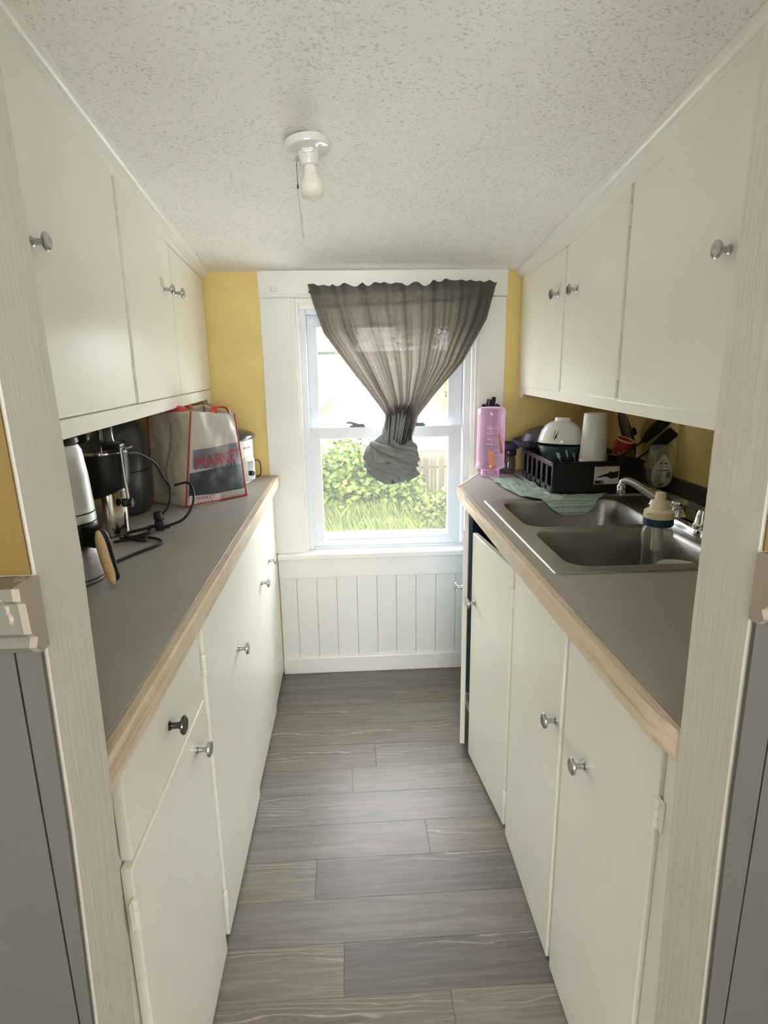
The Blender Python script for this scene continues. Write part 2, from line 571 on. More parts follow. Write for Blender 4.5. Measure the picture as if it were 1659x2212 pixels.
def ceil_z(x, y):
    t = (x + .54) / 1.23
    return (1.682 + .173 * (2.515 - y)) * (1 - t) + (1.677 + .1437 * (2.515 - y)) * t


fl = struct('floor', B().box(-1.9, 1.9, -2.7, 2.62, -.10, -.004), PM[1])
rows = [.522 + .130 * i for i in range(4)]
rows = [.391, .521, .651, .781, .911, 1.041, 1.168, 1.293, 1.424, 1.554, 1.688, 1.812, 1.943, 2.07, 2.20, 2.33, 2.46, 2.50]
joint = {.911: (.189, (3, 0)), 1.041: (-.045, (0, 2)), 1.168: (.75, (1, 0)), 1.293: (-.122, (0, 2)), 1.424: (.196, (1, 3)),
         1.554: (-.62, (1, 1)), 1.688: (-.021, (1, 0)), 1.812: (.062, (3, 1)), 1.943: (-.7, (0, 3)), 2.07: (.055, (3, 0)),
         2.20: (.149, (1, 3)), 2.33: (.31, (1, 3)), 2.46: (-.114, (2, 3))}
pid = 0
for y0, y1 in zip(rows, rows[1:]):
    jx, (ma, mb) = joint.get(y0, (random.uniform(-.3, .6), (random.randrange(4), random.randrange(4))))
    for x0, x1, mi in ((XL, jx, ma), (jx, XR, mb)):
        if x1 - x0 < .02:
            continue
        g = .0003
        bb = B().box(-(x1 - x0) / 2 + g, (x1 - x0) / 2 - g, -(y1 - y0) / 2 + g, (y1 - y0) / 2 - g, -.004, 0, .0004)
        # own origin so the grain differs from plank to plank
        o = bb.obj('plank', PM[mi], fl, loc=((x0 + x1) / 2, (y0 + y1) / 2, -.0004 * ((pid * 7) % 3) * .5)); pid += 1

# ceiling: slopes down towards the window
cb = B()
cb.grid(lambda u, v: (XL + (XR - XL) * u, .60 + (YB + .05 - .60) * v, ceil_z(XL + (XR - XL) * u, .60 + (YB + .05 - .60) * v)), 12, 12)
top = cb.b.faces[:]
ex = bmesh.ops.extrude_face_region(cb.b, geom=top)
for v in [e for e in ex['geom'] if isinstance(e, bmesh.types.BMVert)]:
    v.co.z += .06
struct('ceiling', cb, M['ceil'])

# far wall with the window hole
WX0, WX1, WZ0, WZ1 = -.205, .525, .555, 1.580
b = B()
b.box(XL - .12, WX0, YB, YB + .13, 0, 2.3); b.box(WX1, XR + .12, YB, YB + .13, 0, 2.3)
b.box(WX0, WX1, YB, YB + .13, 0, WZ0); b.box(WX0, WX1, YB, YB + .13, WZ1, 2.3)
wall_back = struct('wall_back', b, M['yellow'])
struct('wall_left', B().box(XL - .12, XL, FY0, YB, 0, 2.3), M['yellow'])
struct('wall_right', B().box(XR, XR + .12, FY0, YB, 0, 2.3), M['yellow'])
# partition with the doorway; its near face belongs to the room the camera stands in
b = B()
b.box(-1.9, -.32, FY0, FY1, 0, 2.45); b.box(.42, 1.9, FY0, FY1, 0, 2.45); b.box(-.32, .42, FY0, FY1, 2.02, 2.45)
wall_front = struct('wall_front', b, M['yellow_shaded'])
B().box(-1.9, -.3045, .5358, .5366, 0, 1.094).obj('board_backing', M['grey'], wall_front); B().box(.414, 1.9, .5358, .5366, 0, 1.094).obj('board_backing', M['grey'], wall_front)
# room behind the camera
b = B()
b.box(-2.0, -1.9, -2.7, FY1, 0, 2.45)
struct('wall_near_left', b, M['trim'])
struct('wall_near_right', B().box(1.9, 2.0, -2.7, FY1, 0, 2.45), M['trim'])
b = B()
b.box(-2, -.85, -2.7, -2.6, 0, 2.45); b.box(1.05, 2, -2.7, -2.6, 0, 2.45)
b.box(-.85, 1.05, -2.7, -2.6, 0, .90); b.box(-.85, 1.05, -2.7, -2.6, 2.0, 2.45)  # opening added in the unseen back wall for fill light
struct('wall_near_back', b, M['trim'])
struct('ceiling_near_room', B().box(-2, 2, -2.7, FY1, 2.40, 2.46), M['trim'])

# doorway jambs and chair rails
JL = [(0, -.312), (.3, -.307), (.51, -.302), (.70, -.296), (.89, -.290), (1.15, -.287), (1.28, -.290), (1.6, -.298), (2.02, -.31)]
JR = [(0, .415), (.25, .409), (.44, .405), (.65, .399), (.85, .394), (1.05, .392), (1.25, .392), (1.6, .395), (2.02, .402)]
for nm, tab, xo in (('trim_1', JL, -.32), ('trim_2', JR, .42)):
    xo2 = xo
    b = B(); rings = []
    for z, x in tab:
        sg = 1 if xo < 0 else -1
        y0, y1 = .5372, FY1 + .004
        rings.append(b.ring([(xo2, y0, z), (x - sg * .004, y0, z), (x, y0 + .004, z), (x, y1 - .004, z), (x - sg * .004, y1, z), (xo2, y1, z)]))
    b.skin(rings); struct(nm, b, M['jamb'], smooth=True, angle=30)


def rail_section(x_end, far):
    prof = [(.536, 1.096), (.522, 1.096), (.514, 1.104), (.519, 1.112), (.510, 1.119), (.508, 1.148), (.502, 1.153), (.502, 1.164), (.536, 1.164)]
    bb = B(); bb.extr(None, [(x_end, y, z) for y, z in prof], [(far, y, z) for y, z in prof]); return bb


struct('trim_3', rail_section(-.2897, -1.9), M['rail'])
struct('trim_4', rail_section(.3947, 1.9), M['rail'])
# grey wainscot boards under the rails, each board its own piece; the first one follows the leaning jamb
for tab, sg, xs in ((JL, -1, [None, -.312, -.398, -.484, -.570, -.656, -.742, -.828]), (JR, 1, [None, .424, .510, .596, .682, .768, .854, .940])):
    for a, c in zip(xs, xs[1:]):
        b = B()
        if a is None:
            zz = [0, .3, .51, .7, .89, 1.095]
            e = [(lerp_tab(tab, z) + sg * .0010, z) for z in zz]
            poly = [(min(x, c + .0 - .001) if sg > 0 else max(x, c + .001), z) for x, z in e] + [(c - sg * .0010, 1.095), (c - sg * .0010, 0)]
        else:
            poly = [(a + sg * .0010, 0), (a + sg * .0010, 1.095), (c - sg * .0010, 1.095), (c - sg * .0010, 0)]
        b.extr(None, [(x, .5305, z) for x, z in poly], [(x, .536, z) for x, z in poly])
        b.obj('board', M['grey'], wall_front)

# plaster edge that meets each jamb above the rail, and the rail ends in a lit copy of its cream
for tab, sg in ((JL, -1), (JR, 1)):
    zz = [1.165, 1.2, 1.28, 1.6, 2.02]
    poly = [(lerp_tab(tab, z) + sg * .0015, z) for z in zz] + [(sg * .335 if sg < 0 else .435, 2.02), (sg * .335 if sg < 0 else .435, 1.165)]
    b = B(); b.extr(None, [(x, .5352, z) for x, z in poly], [(x, .5372, z) for x, z in poly]); b.obj('plaster_edge', M['yellow_shaded'], wall_front)
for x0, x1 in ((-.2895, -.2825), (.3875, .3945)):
    b = rail_section(x0, x1); b.obj('rail_end_lit', M['railend_lit'], wall_front)

# white boarding below the window
bx = [-.316, -.243, -.157, -.072, .016, .102, .186, .272, .359, .446, .532, .618]
for a, c in zip(bx, bx[1:]):
    off = random.uniform(0, .0012)
    B().box(a + .0006, c - .0006, 2.486 - off, YB, .075, .452, .0016, 1).obj('board', M['board'], wall_back)
B().box(-.316, .64, 2.478, 2.487, .448, .536, .002).obj('apron', M['trimh'], wall_back)
struct('baseboard_back', B().box(-.316, .64, 2.474, YB, 0, .076, .004, 2), M['trimh'])

# ------------------------------------------------------------------ window
win = thing('window_1', 'white double hung window with wide painted casing behind the knotted curtain', 'window', (.158, 2.5, .555), kind='structure')
B().box(-.330, -.210, 2.480, YB, .562, 1.586, .002).obj('side_casing', M['trim'], win)
B().box(.525, .630, 2.480, YB, .562, 1.584, .002).obj('side_casing', M['trim'], win)
B().box(-.332, .632, 2.476, YB, 1.586, 1.684, .002).obj('head_casing', M['trimh'], win)
b = B(); b.box(-.28, .60, 2.466, 2.478, 1.588, 1.600, .003, 2)
b.obj('head_moulding', M['trimh'], win)
b = B(); b.box(-.285, -.258, 2.468, 2.477, 1.606, 1.628, .003); b.box(-.279, -.264, 2.458, 2.470, 1.612, 1.622, .002)
b.obj('old_rod_bracket', M['trim'], win)
b = B(); b.box(-.316, .645, 2.452, YB + .03, .536, .562, .006, 2)
b.obj('stool', M['trimh'], win)
# stops around the opening
for x0, x1, y0, y1 in ((-.212, -.197, 2.486, 2.515), (-.1968, -.185, 2.50, 2.545), (.512, .527, 2.486, 2.515), (.500, .5118, 2.50, 2.545)):
    B().box(x0, x1, y0, y1, .5622, 1.5855, .0015, 2).obj('stop', M['trim'], win)
B().box(-.1965, .5115, 2.4865, 2.515, 1.566, 1.5855, .0015, 2).obj('stop', M['trimh'], win)
B().box(-.1845, .4995, 2.5155, 2.545, 1.546, 1.5850, .0015, 2).obj('stop', M['trimh'], win)
# vinyl frame
fr = B()
fr.box(-.187, -.160, 2.525, 2.60, .560, 1.566, .003); fr.box(.475, .502, 2.525, 2.60, .560, 1.566, .003)
fr.box(-.1595, .4745, 2.526, 2.60, 1.535, 1.570, .003); fr.box(-.1595, .4745, 2.526, 2.62, .556, .572, .003)
fr.box(-.204, -.161, 2.5455, 2.611, .556, 1.5795, .002); fr.box(.476, .524, 2.5455, 2.611, .556, 1.5795, .002); fr.box(-.1605, .4755, 2.5465, 2.609, 1.528, 1.579, .002)
fr.box(-.186, -.146, 2.592, 2.612, .560, 1.57, .002); fr.box(.462, .502, 2.592, 2.612, .560, 1.57, .002); fr.box(-.1455, .4615, 2.5925, 2.613, 1.498, 1.571, .002)
fr.obj('vinyl_frame', M['vinyl'], win)


def sash(nm, x0, x1, z0, z1, gx0, gx1, gz0, gz1, y0, y1):
    s_ = B()
    # mitred frame: four trapezoid bars
    for (o, i) in ((((x0, z0), (x1, z0)), ((gx0, gz0), (gx1, gz0))), (((x1, z0), (x1, z1)), ((gx1, gz0), (gx1, gz1))),
                   (((x1, z1), (x0, z1)), ((gx1, gz1), (gx0, gz1))), (((x0, z1), (x0, z0)), ((gx0, gz1), (gx0, gz0)))):
        g = .0006
        q = [o[0], o[1], i[1], i[0]]
        cx = sum(p[0] for p in q) / 4; cz = sum(p[1] for p in q) / 4
        q = [(p[0] + (g if p[0] < cx else -g), p[1] + (g if p[1] < cz else -g)) for p in q]
        r0 = s_.ring([(p[0], y0, p[1]) for p in q]); r1 = s_.ring([(p[0], y1, p[1]) for p in q]); s_.skin([r0, r1])
    o = s_.obj(nm, M['vinyl'], win)
    bd = B()
    t_ = .006
    for a in ((gx0 - t_, gx0 + .002, gz0, gz1), (gx1 - .002, gx1 + t_, gz0, gz1), (gx0, gx1, gz0 - t_, gz0 + .002), (gx0, gx1, gz1 - .002, gz1 + t_)):
        bd.box(a[0], a[1], y0 + .006, y1 - .004, a[2], a[3], .0015)
    bd.obj('glazing_bead', M['vinyl'], o)
    B().box(gx0, gx1, (y0 + y1) / 2 - .0015, (y0 + y1) / 2 + .0015, gz0, gz1).obj('pane', M['glass'], o)
    return o


up = sash('upper_sash', -.158, .474, 1.058, 1.512, -.121, .417, 1.083, 1.481, 2.566, 2.590)
lo = sash('lower_sash', -.164, .470, .572, 1.082, -.120, .415, .613, 1.036, 2.532, 2.560)
for xx in (.035, .285):
    k = B(); k.box(xx - .033, xx + .033, 2.535, 2.560, 1.082, 1.089, .002); k.box(xx - .022, xx + .028, 2.537, 2.556, 1.089, 1.095, .002)
    k.tube([(xx, 2.546, 1.092), (xx - .030, 2.540, 1.101), (xx - .045, 2.538, 1.100)], [.006, .005, .004], 8)
    k.obj('sash_lock', M['lockgrey'], lo, True)
for xx in (-.146, .455):
    k = B(); k.box(xx - .004, xx + .004, 2.560, 2.568, 1.115, 1.16, .002); k.obj('vent_latch', M['vinyl'], up)
for xx in (-.13, .44):
    k = B(); k.box(xx - .02, xx + .02, 2.54, 2.556, 1.081, 1.086, .002); k.obj('tilt_latch', M['vinyl'], lo)
lb = B(); lb.box(-.10, .395, 2.526, 2.534, .592, .600, .002); lb.obj('lift_rail', M['vinyl'], lo)

# added window behind the camera, unseen, lets in fill light
b = B()
for a in ((-.85, -.81, .90, 2.0), (1.01, 1.05, .90, 2.0), (-.85, 1.05, .90, .94), (-.85, 1.05, 1.96, 2.0), (-.85, 1.05, 1.43, 1.46), (.08, .12, .9, 2.0)):
    b.box(a[0], a[1], -2.68, -2.62, a[2], a[3], .003)
fill_win = struct('fill_window', b, M['vinyl'])

# ------------------------------------------------------------------ crown and cabinet helpers
# hinge (painted over): axis along z, leaf plates in the face plane; nx = outward direction of the face
def hinge_mesh():
    b = B()
    for k in range(3):
        z = -.024 + k * .0165
        b.lathe([(0, z), (.0042, z), (.0048, z + .002), (.0048, z + .0135), (.0042, z + .0155), (0, z + .0155)], (.004, 0, 0), 10)
    b.box(.0, .0025, -.014, .014, -.024, .0255, .0008)
    b.box(.002, .0045, -.011, -.006, -.018, -.012, .0006); b.box(.002, .0045, .006, .011, .012, .018, .0006)
    return b.mesh('hinge', True)


def knob_mesh():
    b = B()
    R = Matrix.Rotation(PI / 2, 4, 'Y')
    prof = [(0, 0), (.0085, 0), (.0085, .002), (.006, .004), (.0055, .014), (.007, .019), (.0150, .0215), (.0165, .024), (.0160, .0265), (.0125, .0285), (.006, .0278), (0, .0272)]
    b.lathe(prof, (0, 0, 0), 24, R)
    return b.mesh('knob', True, 40)


HM = hinge_mesh(); HM.materials.append(M['cab'])
KM = knob_mesh(); KM.materials.append(M['satin'])
KD = knob_mesh(); KD.materials.append(M['bronze'])


def put(name, me, parent, loc, nx, rx=0, label=None):
    o = bpy.data.objects.new(name, me); COL.objects.link(o)
    o.parent = parent
    o.matrix_parent_inverse = Matrix.Identity(4)
    base = Vector(parent.get('_org', (0, 0, 0)))
    o.location = Vector(loc) - base
    o.rotation_euler = (0, 0, 0 if nx > 0 else PI)
    if label:
        o['label'] = label
    return o


def door(cab, nx, xf, y0, y1, z0, z1, th=.017, ztop2=None, knob=None, hinges=(), hside=0, ajar=0.0, kmesh=None, name='door', klabel=None, label=None):
    """flat slab door on a face whose outer side looks along nx; xf = outer face; z1 at y0, ztop2 at y1; opens by ajar about hside"""
    z2 = z1 if ztop2 is None else ztop2
    hy = y0 if hside == 0 else y1
    org = Vector((xf - nx * th, hy, 0))
    b = B()
    xs = sorted((xf - nx * th, xf))
    g = .002
    ring0 = [(xs[0], y0, z0), (xs[1], y0, z0), (xs[1], y0, z1), (xs[0], y0, z1)]
    ring1 = [(xs[0], y1, z0), (xs[1], y1, z0), (xs[1], y1, z2), (xs[0], y1, z2)]
    r0 = b.ring(ring0); r1 = b.ring(ring1); b.skin([r0, r1])
    bmesh.ops.recalc_face_normals(b.b, faces=b.b.faces[:])
    bmesh.ops.bevel(b.b, geom=b.b.edges[:], offset=.0028, segments=2, profile=.5, affect='EDGES')
    for v in b.b.verts:
        v.co -= org
    me = b.mesh(name); me.materials.append(M['cab'])
    o = bpy.data.objects.new(name, me); COL.objects.link(o); o.parent = cab
    o.matrix_parent_inverse = Matrix.Translation(-Vector(cab.get('_org', (0, 0, 0))))
    o.location = org; o.rotation_euler = (0, 0, ajar)
    if label:
        o['label'] = label
    o['_org'] = tuple(org)
    if knob:
        put('knob', kmesh or KM, o, (xf, knob[0], knob[1]), nx, label=klabel)
    for hz in hinges:
        put('hinge', HM, o, (xf - nx * .004, hy + (-.004 if hside == 0 else .004), hz), nx)
    return o


def sweep(sections):
    b = B(); rings = [b.ring(s_) for s_ in sections]; b.skin(rings); return b


# crown boards: taper between the level cabinets and the sloping ceiling
def crown(sg, xface, xout, bottoms):
    secs = []
    for i in range(25):
        y = .64 + (2.499 - .64) * i / 24
        zc = ceil_z(xface, y) - .0005
        zb = lerp_tab(bottoms, y)
        zb = min(zb, zc - .018)
        q = .022
        pr = [(xface - sg * .02, zb), (xface, zb)]
        pr += [(xface, max(zc - q - .008, zb + .001)), (xface + sg * .005, max(zc - q - .006, zb + .0015))]
        for a in range(6):
            t = PI / 2 * a / 5
            pr.append((xface + sg * (.006 + (q - .006) * math.sin(t)), zc - q + max(0, q - .003) * (1 - math.cos(t)) * 1.0))
        pr += [(xface + sg * q, zc), (xface - sg * .02, zc)]
        secs.append([(x, y, z) for x, z in pr])
    return sweep(secs)


LB = [(.63, 1.905), (1.155, 1.836), (1.56, 1.790), (2.0, 1.712), (2.52, 1.656)]
RB = [(.63, 1.850), (1.10, 1.797), (1.55, 1.750), (1.99, 1.684), (2.52, 1.652)]
struct('trim_5', crown(1, -.541, None, LB), M['trimh'], smooth=True, angle=40)
struct('trim_6', crown(-1, .691, None, RB), M['trimh'], smooth=True, angle=40)

# ------------------------------------------------------------------ upper cabinets
def upper(nm, label, sg, xface, xwall, doors, y_gap):
    c = thing(nm, label, 'cabinet', (xwall, 1.56, 1.21))
    xf = xface - sg * .016         # face-frame plane
    # face frame in pieces with open joints behind the doors' meeting edges
    gy = (y_gap[0], y_gap[1])
    segs = [(.640, gy[0] - .004), (gy[0] + .004, gy[1] - .002), (gy[1] + .002, 2.487)]
    fb = B(); xq = sorted((xf - sg * .05, xf))
    for ya, yb in segs:
        r0 = fb.ring([(xq[0], ya, 1.226), (xq[1], ya, 1.226), (xq[1], ya, ceil_z(xq[1], ya) - .006), (xq[0], ya, ceil_z(xq[0], ya) - .006)])
        r1 = fb.ring([(xq[0], yb, 1.226), (xq[1], yb, 1.226), (xq[1], yb, ceil_z(xq[1], yb) - .006), (xq[0], yb, ceil_z(xq[0], yb) - .006)])
        fb.skin([r0, r1])
    fb.obj('face_frame', M['cab'], c)
    b = B()
    # box body with a top that follows the ceiling
    xs = sorted((xwall + sg * .001, xf - sg * .0505))
    y0, y1 = .640, 2.487
    r0 = b.ring([(xs[0], y0, 1.225), (xs[1], y0, 1.225), (xs[1], y0, ceil_z(xs[1], y0) - .004), (xs[0], y0, ceil_z(xs[0], y0) - .004)])
    r1 = b.ring([(xs[0], y1, 1.225), (xs[1], y1, 1.225), (xs[1], y1, ceil_z(xs[1], y1) - .004), (xs[0], y1, ceil_z(xs[0], y1) - .004)])
    b.skin([r0, r1]); b.obj('carcass', M['cab'], c)
    # bottom rail with a small scrolled bracket at the far end
    pts = [(y0, 1.246), (y0, 1.210), (1.55, 1.210), (2.395, 1.211), (2.405, 1.2125), (2.420, 1.208), (2.432, 1.198), (2.440, 1.192), (2.487, 1.192), (2.487, 1.246)]
    xa, xb_ = sorted((xf - sg * .003, xface - sg * .003))
    r = B(); r.extr(None, [(xa, y, z) for y, z in pts], [(xb_, y, z) for y, z in pts])
    r.obj('bottom_rail', M['cab'], c)
    # dark joint behind the doors
    for (a, d, z0, za, zb, kn, hs, hz) in doors:
        door(c, sg, xface, a, d, z0, za, .015, zb, kn, hz, hs)
    return c


upper('upper_cabinet', 'white painted wall cabinet with three slab doors above the grocery bag', 1, -.540, XL,
      [(.645, 1.612, 1.250, 1.895, 1.795, (1.172, 1.556), 1, (1.713, 1.332)),
       (1.630, 2.046, 1.249, 1.793, 1.702, (1.965, 1.563), 0, ()),
       (2.056, 2.482, 1.249, 1.699, 1.656, (2.080, 1.564), 1, ())], (1.617, 2.051))
upper('upper_cabinet', 'white painted wall cabinet with three slab doors above the sink and dish rack', -1, .690, XR,
      [(.645, 1.550, 1.238, 1.846, 1.752, (1.134, 1.532), 1, (1.678, 1.315)),
       (1.566, 1.986, 1.240, 1.749, 1.684, (1.888, 1.545), 0, ()),
       (1.998, 2.482, 1.240, 1.683, 1.654, (2.052, 1.549), 1, ())], (1.555, 1.992))

# ------------------------------------------------------------------ base cabinets
CT = .8975


def panel_set(c, items, mat, name):
    for a in items:
        B().box(*a, .001).obj(name, mat, c)


cl = thing('base_cabinet', 'long white base cabinet with a drawer and four doors under the appliances', 'cabinet', (-.63, 1.56, 0))
B().box(XL + .001, -.395, .640, 2.488, .006, .855, .002).obj('carcass', M['cab'], cl)
b = B()
for ya, yb in ((.640, 1.162), (1.170, 1.6865), (1.6905, 2.173), (2.177, 2.488)):
    b.box(-.394, -.337, ya, yb, .006, .855, .001)
b.obj('face_frame', M['cab'], cl)
door(cl, 1, -.318, .728, 1.160, .674, .822, .017, None, (.935, .752), (), 0, 0, KD, 'drawer', 'dark chrome knob')
door(cl, 1, -.318, .722, 1.160, .010, .666, .017, None, (1.078, .605), (.595, .12), 0)
door(cl, 1, -.319, 1.198, 1.684, .012, .822, .017, None, (1.530, .598), (.728, .12), 0, -.012)
door(cl, 1, -.319, 1.694, 2.170, .016, .822, .017, None, (1.995, .612), (.765,), 0, -.010)
door(cl, 1, -.318, 2.180, 2.480, .020, .822, .017, None, (2.130 + .09, .618), (), 1)

cr = thing('base_cabinet', 'long white base cabinet under the sink with two doors left ajar', 'cabinet', (.76, 1.5, 0))
xf = .438
b = B()
# face frame: stiles and rails
b.box(.425, .4375, .640, .708, .0, .855, .001)
for a in ((.640, .712), (1.078, 1.094), (1.478, 1.500)):
    b.box(xf, xf + .018, a[0], a[1], 0.0, .855, .001)
for a in ((.64, 1.50),):
    b.box(xf + .0005, xf + .0175, a[0], a[1], .815, .856, .001); b.box(xf + .0005, xf + .0175, a[0], a[1], 0.0, .03, .001)
b.box(xf + .0005, xf + .0175, 1.50, 2.20, .80, .856, .001); b.box(xf + .0005, xf + .0175, 1.50, 2.20, 0.0, .045, .001)
b.obj('face_frame', M['cab'], cr)
B().box(xf + .018, XR - .002, .641, 1.478, .03, .71, .001).obj('side_body', M['cab'], cr)
panel_set(cr, [(xf + .018, XR - .01, 1.482, 2.20, .03, .046), (XR - .02, XR - .003, 1.482, 2.20, .046, .70)], M['blue'], 'inner_panel')
b = B(); b.prism([(xf + .0, 2.20), (.572, 2.475), (XR - .02, 2.475), (XR - .02, 2.455), (.585, 2.455), (xf + .02, 2.20)], .0, .855)
b.obj('end_panel', M['blue'], cr, label='end panel painted blue on the inside')
B().box(xf, xf + .018, 2.190, 2.199, 0, .855, .001).obj('end_stile', M['blue'], cr, label='end stile painted blue')
B().box(.60, .606, 1.95, 2.25, .40, .52, .001).obj('inner_board', M['blue'], cr)
door(cr, -1, .420, .716, 1.076, .004, .822, .017, None, (.962, .612), (.72, .12), 0)
door(cr, -1, .420, 1.096, 1.474, .004, .822, .017, None, (1.125, .602), (), 1)
door(cr, -1, .420, 1.502, 1.850, .012, .812, .017, None, (1.812, .588), (.729, .106), 0, .105)
door(cr, -1, .420, 1.866, 2.188, .030, .815, .017, None, (1.948, .586), (), 1, -.19)

# ------------------------------------------------------------------ worktops
wl = thing('worktop', 'grey laminate worktop with oak edge holding the bag and appliances', 'worktop', (-.6, 1.5, CT))
B().box(XL + .001, -.310, FY1 + .001, 2.478, .857, CT, .001).obj('slab', M['lam'], wl)
B().box(-.310, -.291, FY1 + .001, 2.478, .856, CT + .0006, .003, 2).obj('front_edge', M['woodedge'], wl, label='worn oak front edge strip')
B().box(XL + .001, XL + .014, FY1 + .001, 2.478, CT, CT + .08, .002).obj('backsplash', M['lam'], wl)

SX0, SX1, SY0, SY1 = .432, 1.035, 1.205, 1.925     # sink rim
B0 = (.478, .850, 1.575, 1.885); B1 = (.478, .850, 1.246, 1.541)
wr = thing('worktop', 'grey laminate worktop with oak edge around the double sink', 'worktop', (.75, 1.4, CT))
b = B()
cut = (SX0 + .012, SX1 - .012, SY0 + .012, SY1 - .012)
x0 = .404
b.box(x0, XR - .001, FY1 + .001, cut[2], .857, CT)
b.box(x0, cut[0], cut[2], cut[3], .857, CT); b.box(cut[1], XR - .001, cut[2], cut[3], .857, CT)
b.prism([(x0, cut[3]), (x0, 2.165), (.555, 2.478), (XR - .001, 2.478), (XR - .001, cut[3])], .857, CT)
b.obj('slab', M['lam'], wr)
b = B(); b.prism([(.397, FY1 + .001), (.390, .665), (.385, .70), (.385, 2.155), (x0, 2.155), (x0, FY1 + .001)], .856, CT + .0006)
bmesh.ops.recalc_face_normals(b.b, faces=b.b.faces[:]); bmesh.ops.bevel(b.b, geom=b.b.edges[:], offset=.0022, segments=2, profile=.5, affect='EDGES')
b.obj('front_edge', M['woodedge'], wr, label='worn oak front edge strip')
b = B(); b.prism([(.385, 2.156), (.402, 2.166), (.5535, 2.478), (.5345, 2.478)], .856, CT + .0006)
b.obj('end_edge', M['woodedge'], wr, label='oak edge strip on the clipped far corner')
B().box(1.082, XR - .001, FY1 + .001, 2.478, CT, CT + .055, .002).obj('backsplash', M['splash'], wr, label='dark backsplash strip')

# ------------------------------------------------------------------ sink
sk = thing('sink', 'double bowl stainless steel sink set into the grey worktop', 'sink', (.68, 1.56, CT))


def rrect(x0, x1, y0, y1, r, n=6):
    out = []
    for cx, cy, a0 in ((x1 - r, y1 - r, 0), (x0 + r, y1 - r, PI / 2), (x0 + r, y0 + r, PI), (x1 - r, y0 + r, 1.5 * PI)):
        for k in range(n + 1):
            a = a0 + PI / 2 * k / n
            out.append((cx + r * math.cos(a), cy + r * math.sin(a)))
    return out


def bowl(x0, x1, y0, y1, depth=.165):
    b = B()
    zt = CT + .0035
    lv = [(0, zt, .055), (.004, zt - .003, .055), (.009, zt - .012, .05), (.014, zt - .05, .05), (.020, zt - depth + .03, .05), (.030, zt - depth + .010, .05), (.052, zt - depth, .045)]
    rings = [b.ring([(x, y, z) for x, y in rrect(x0 + i, x1 - i, y0 + i, y1 - i, max(.02, r_ - i * .3))]) for i, z, r_ in lv]
    b.skin(rings, True, False)
    b.b.faces.new(rings[-1])
    return b


# rim deck with two holes: built as a ring of quads between an outer ring and the bowls
b = B()
outer = (SX0, SX1, SY0, SY1)


def deck_patch(bb, xo0, xo1, yo0, yo1, hole, z):
    hr = rrect(hole[0], hole[1], hole[2], hole[3], .055)
    out = []
    cx, cy = (hole[0] + hole[1]) / 2, (hole[2] + hole[3]) / 2
    for x, y in hr:
        dx, dy = x - cx, y - cy
        s1 = ((xo1 - cx) / dx if dx > 0 else (xo0 - cx) / dx) if abs(dx) > 1e-9 else 1e9
        s2 = ((yo1 - cy) / dy if dy > 0 else (yo0 - cy) / dy) if abs(dy) > 1e-9 else 1e9
        s_ = min(s1, s2); out.append((cx + dx * s_, cy + dy * s_))
    a = bb.ring([(x, y, z) for x, y in hr]); c = bb.ring([(x, y, z) for x, y in out]); bb.skin([a, c], True, False)
    # fill the corners
    for ccx, ccy in ((xo1, yo1), (xo0, yo1), (xo0, yo0), (xo1, yo0)):
        n = len(out)
        for i in range(n):
            p, q = out[i], out[(i + 1) % n]
            onx = lambda t: abs(t[0] - ccx) < 1e-6
            ony = lambda t: abs(t[1] - ccy) < 1e-6
            if (onx(p) and ony(q) and not ony(p) and not onx(q)) or (ony(p) and onx(q) and not onx(p) and not ony(q)):
                bb.b.faces.new((c[i], c[(i + 1) % n], bb.b.verts.new((ccx, ccy, z))))


ZR = CT + .0035
ym = (B0[2] + B1[3]) / 2
deck_patch(b, SX0 + .006, SX1 - .006, ym, SY1 - .006, B0, ZR)
deck_patch(b, SX0 + .006, SX1 - .006, SY0 + .006, ym, B1, ZR)
o1 = b.ring([(x, y, ZR) for x, y in rrect(SX0 + .006, SX1 - .006, SY0 + .006, SY1 - .006, .004)])
o2 = b.ring([(x, y, ZR - .0008) for x, y in rrect(SX0 + .002, SX1 - .002, SY0 + .002, SY1 - .002, .010)])
o3 = b.ring([(x, y, CT) for x, y in rrect(SX0, SX1, SY0, SY1, .012)])
b.skin([o1, o2, o3], True, False)
b.obj('rim', M['sink'], sk, True)
for q in (B0, B1):
    bw = bowl(*q).obj('bowl', M['sink'], sk, True, angle=60)
    cx, cy = (q[0] + q[1]) / 2, (q[2] + q[3]) / 2
    d = B(); zb = CT + .0035 - .165
    d.lathe([(.0, zb + .002), (.022, zb + .002), (.028, zb + .0035), (.042, zb + .004), (.045, zb + .0005)], (cx, cy, 0), 24)
    d.obj('drain', M['chrome'], bw, True)

# ------------------------------------------------------------------ faucet
fx = .900
fa = thing('faucet', 'chrome two handle sink faucet with an angled spout', 'faucet', (fx, 1.58, ZR))
b = B()
rings = []
for z, i in ((ZR, 0), (ZR + .012, .001), (ZR + .018, .004), (ZR + .020, .010)):
    rings.append(b.ring([(x, y, z) for x, y in rrect(fx - .029 + i, fx + .029 - i, 1.425 + i, 1.735 - i, .027)]))
b.skin(rings); b.obj('base_plate', M['chrome'], fa, True)
b = B()
b.lathe([(.024, ZR + .019), (.022, ZR + .024), (.018, ZR + .030), (.0175, ZR + .050), (.021, ZR + .053), (.0225, ZR + .057), (.021, ZR + .061), (.012, ZR + .066), (0, ZR + .068)], (fx, 1.58, 0), 24)
pts = bez([(fx, 1.58, ZR + .036), (fx - .030, 1.612, ZR + .052), (fx - .066, 1.652, ZR + .079), (fx - .088, 1.676, ZR + .095), (fx - .101, 1.690, ZR + .099), (fx - .109, 1.699, ZR + .093), (fx - .111, 1.702, ZR + .074)], 7)
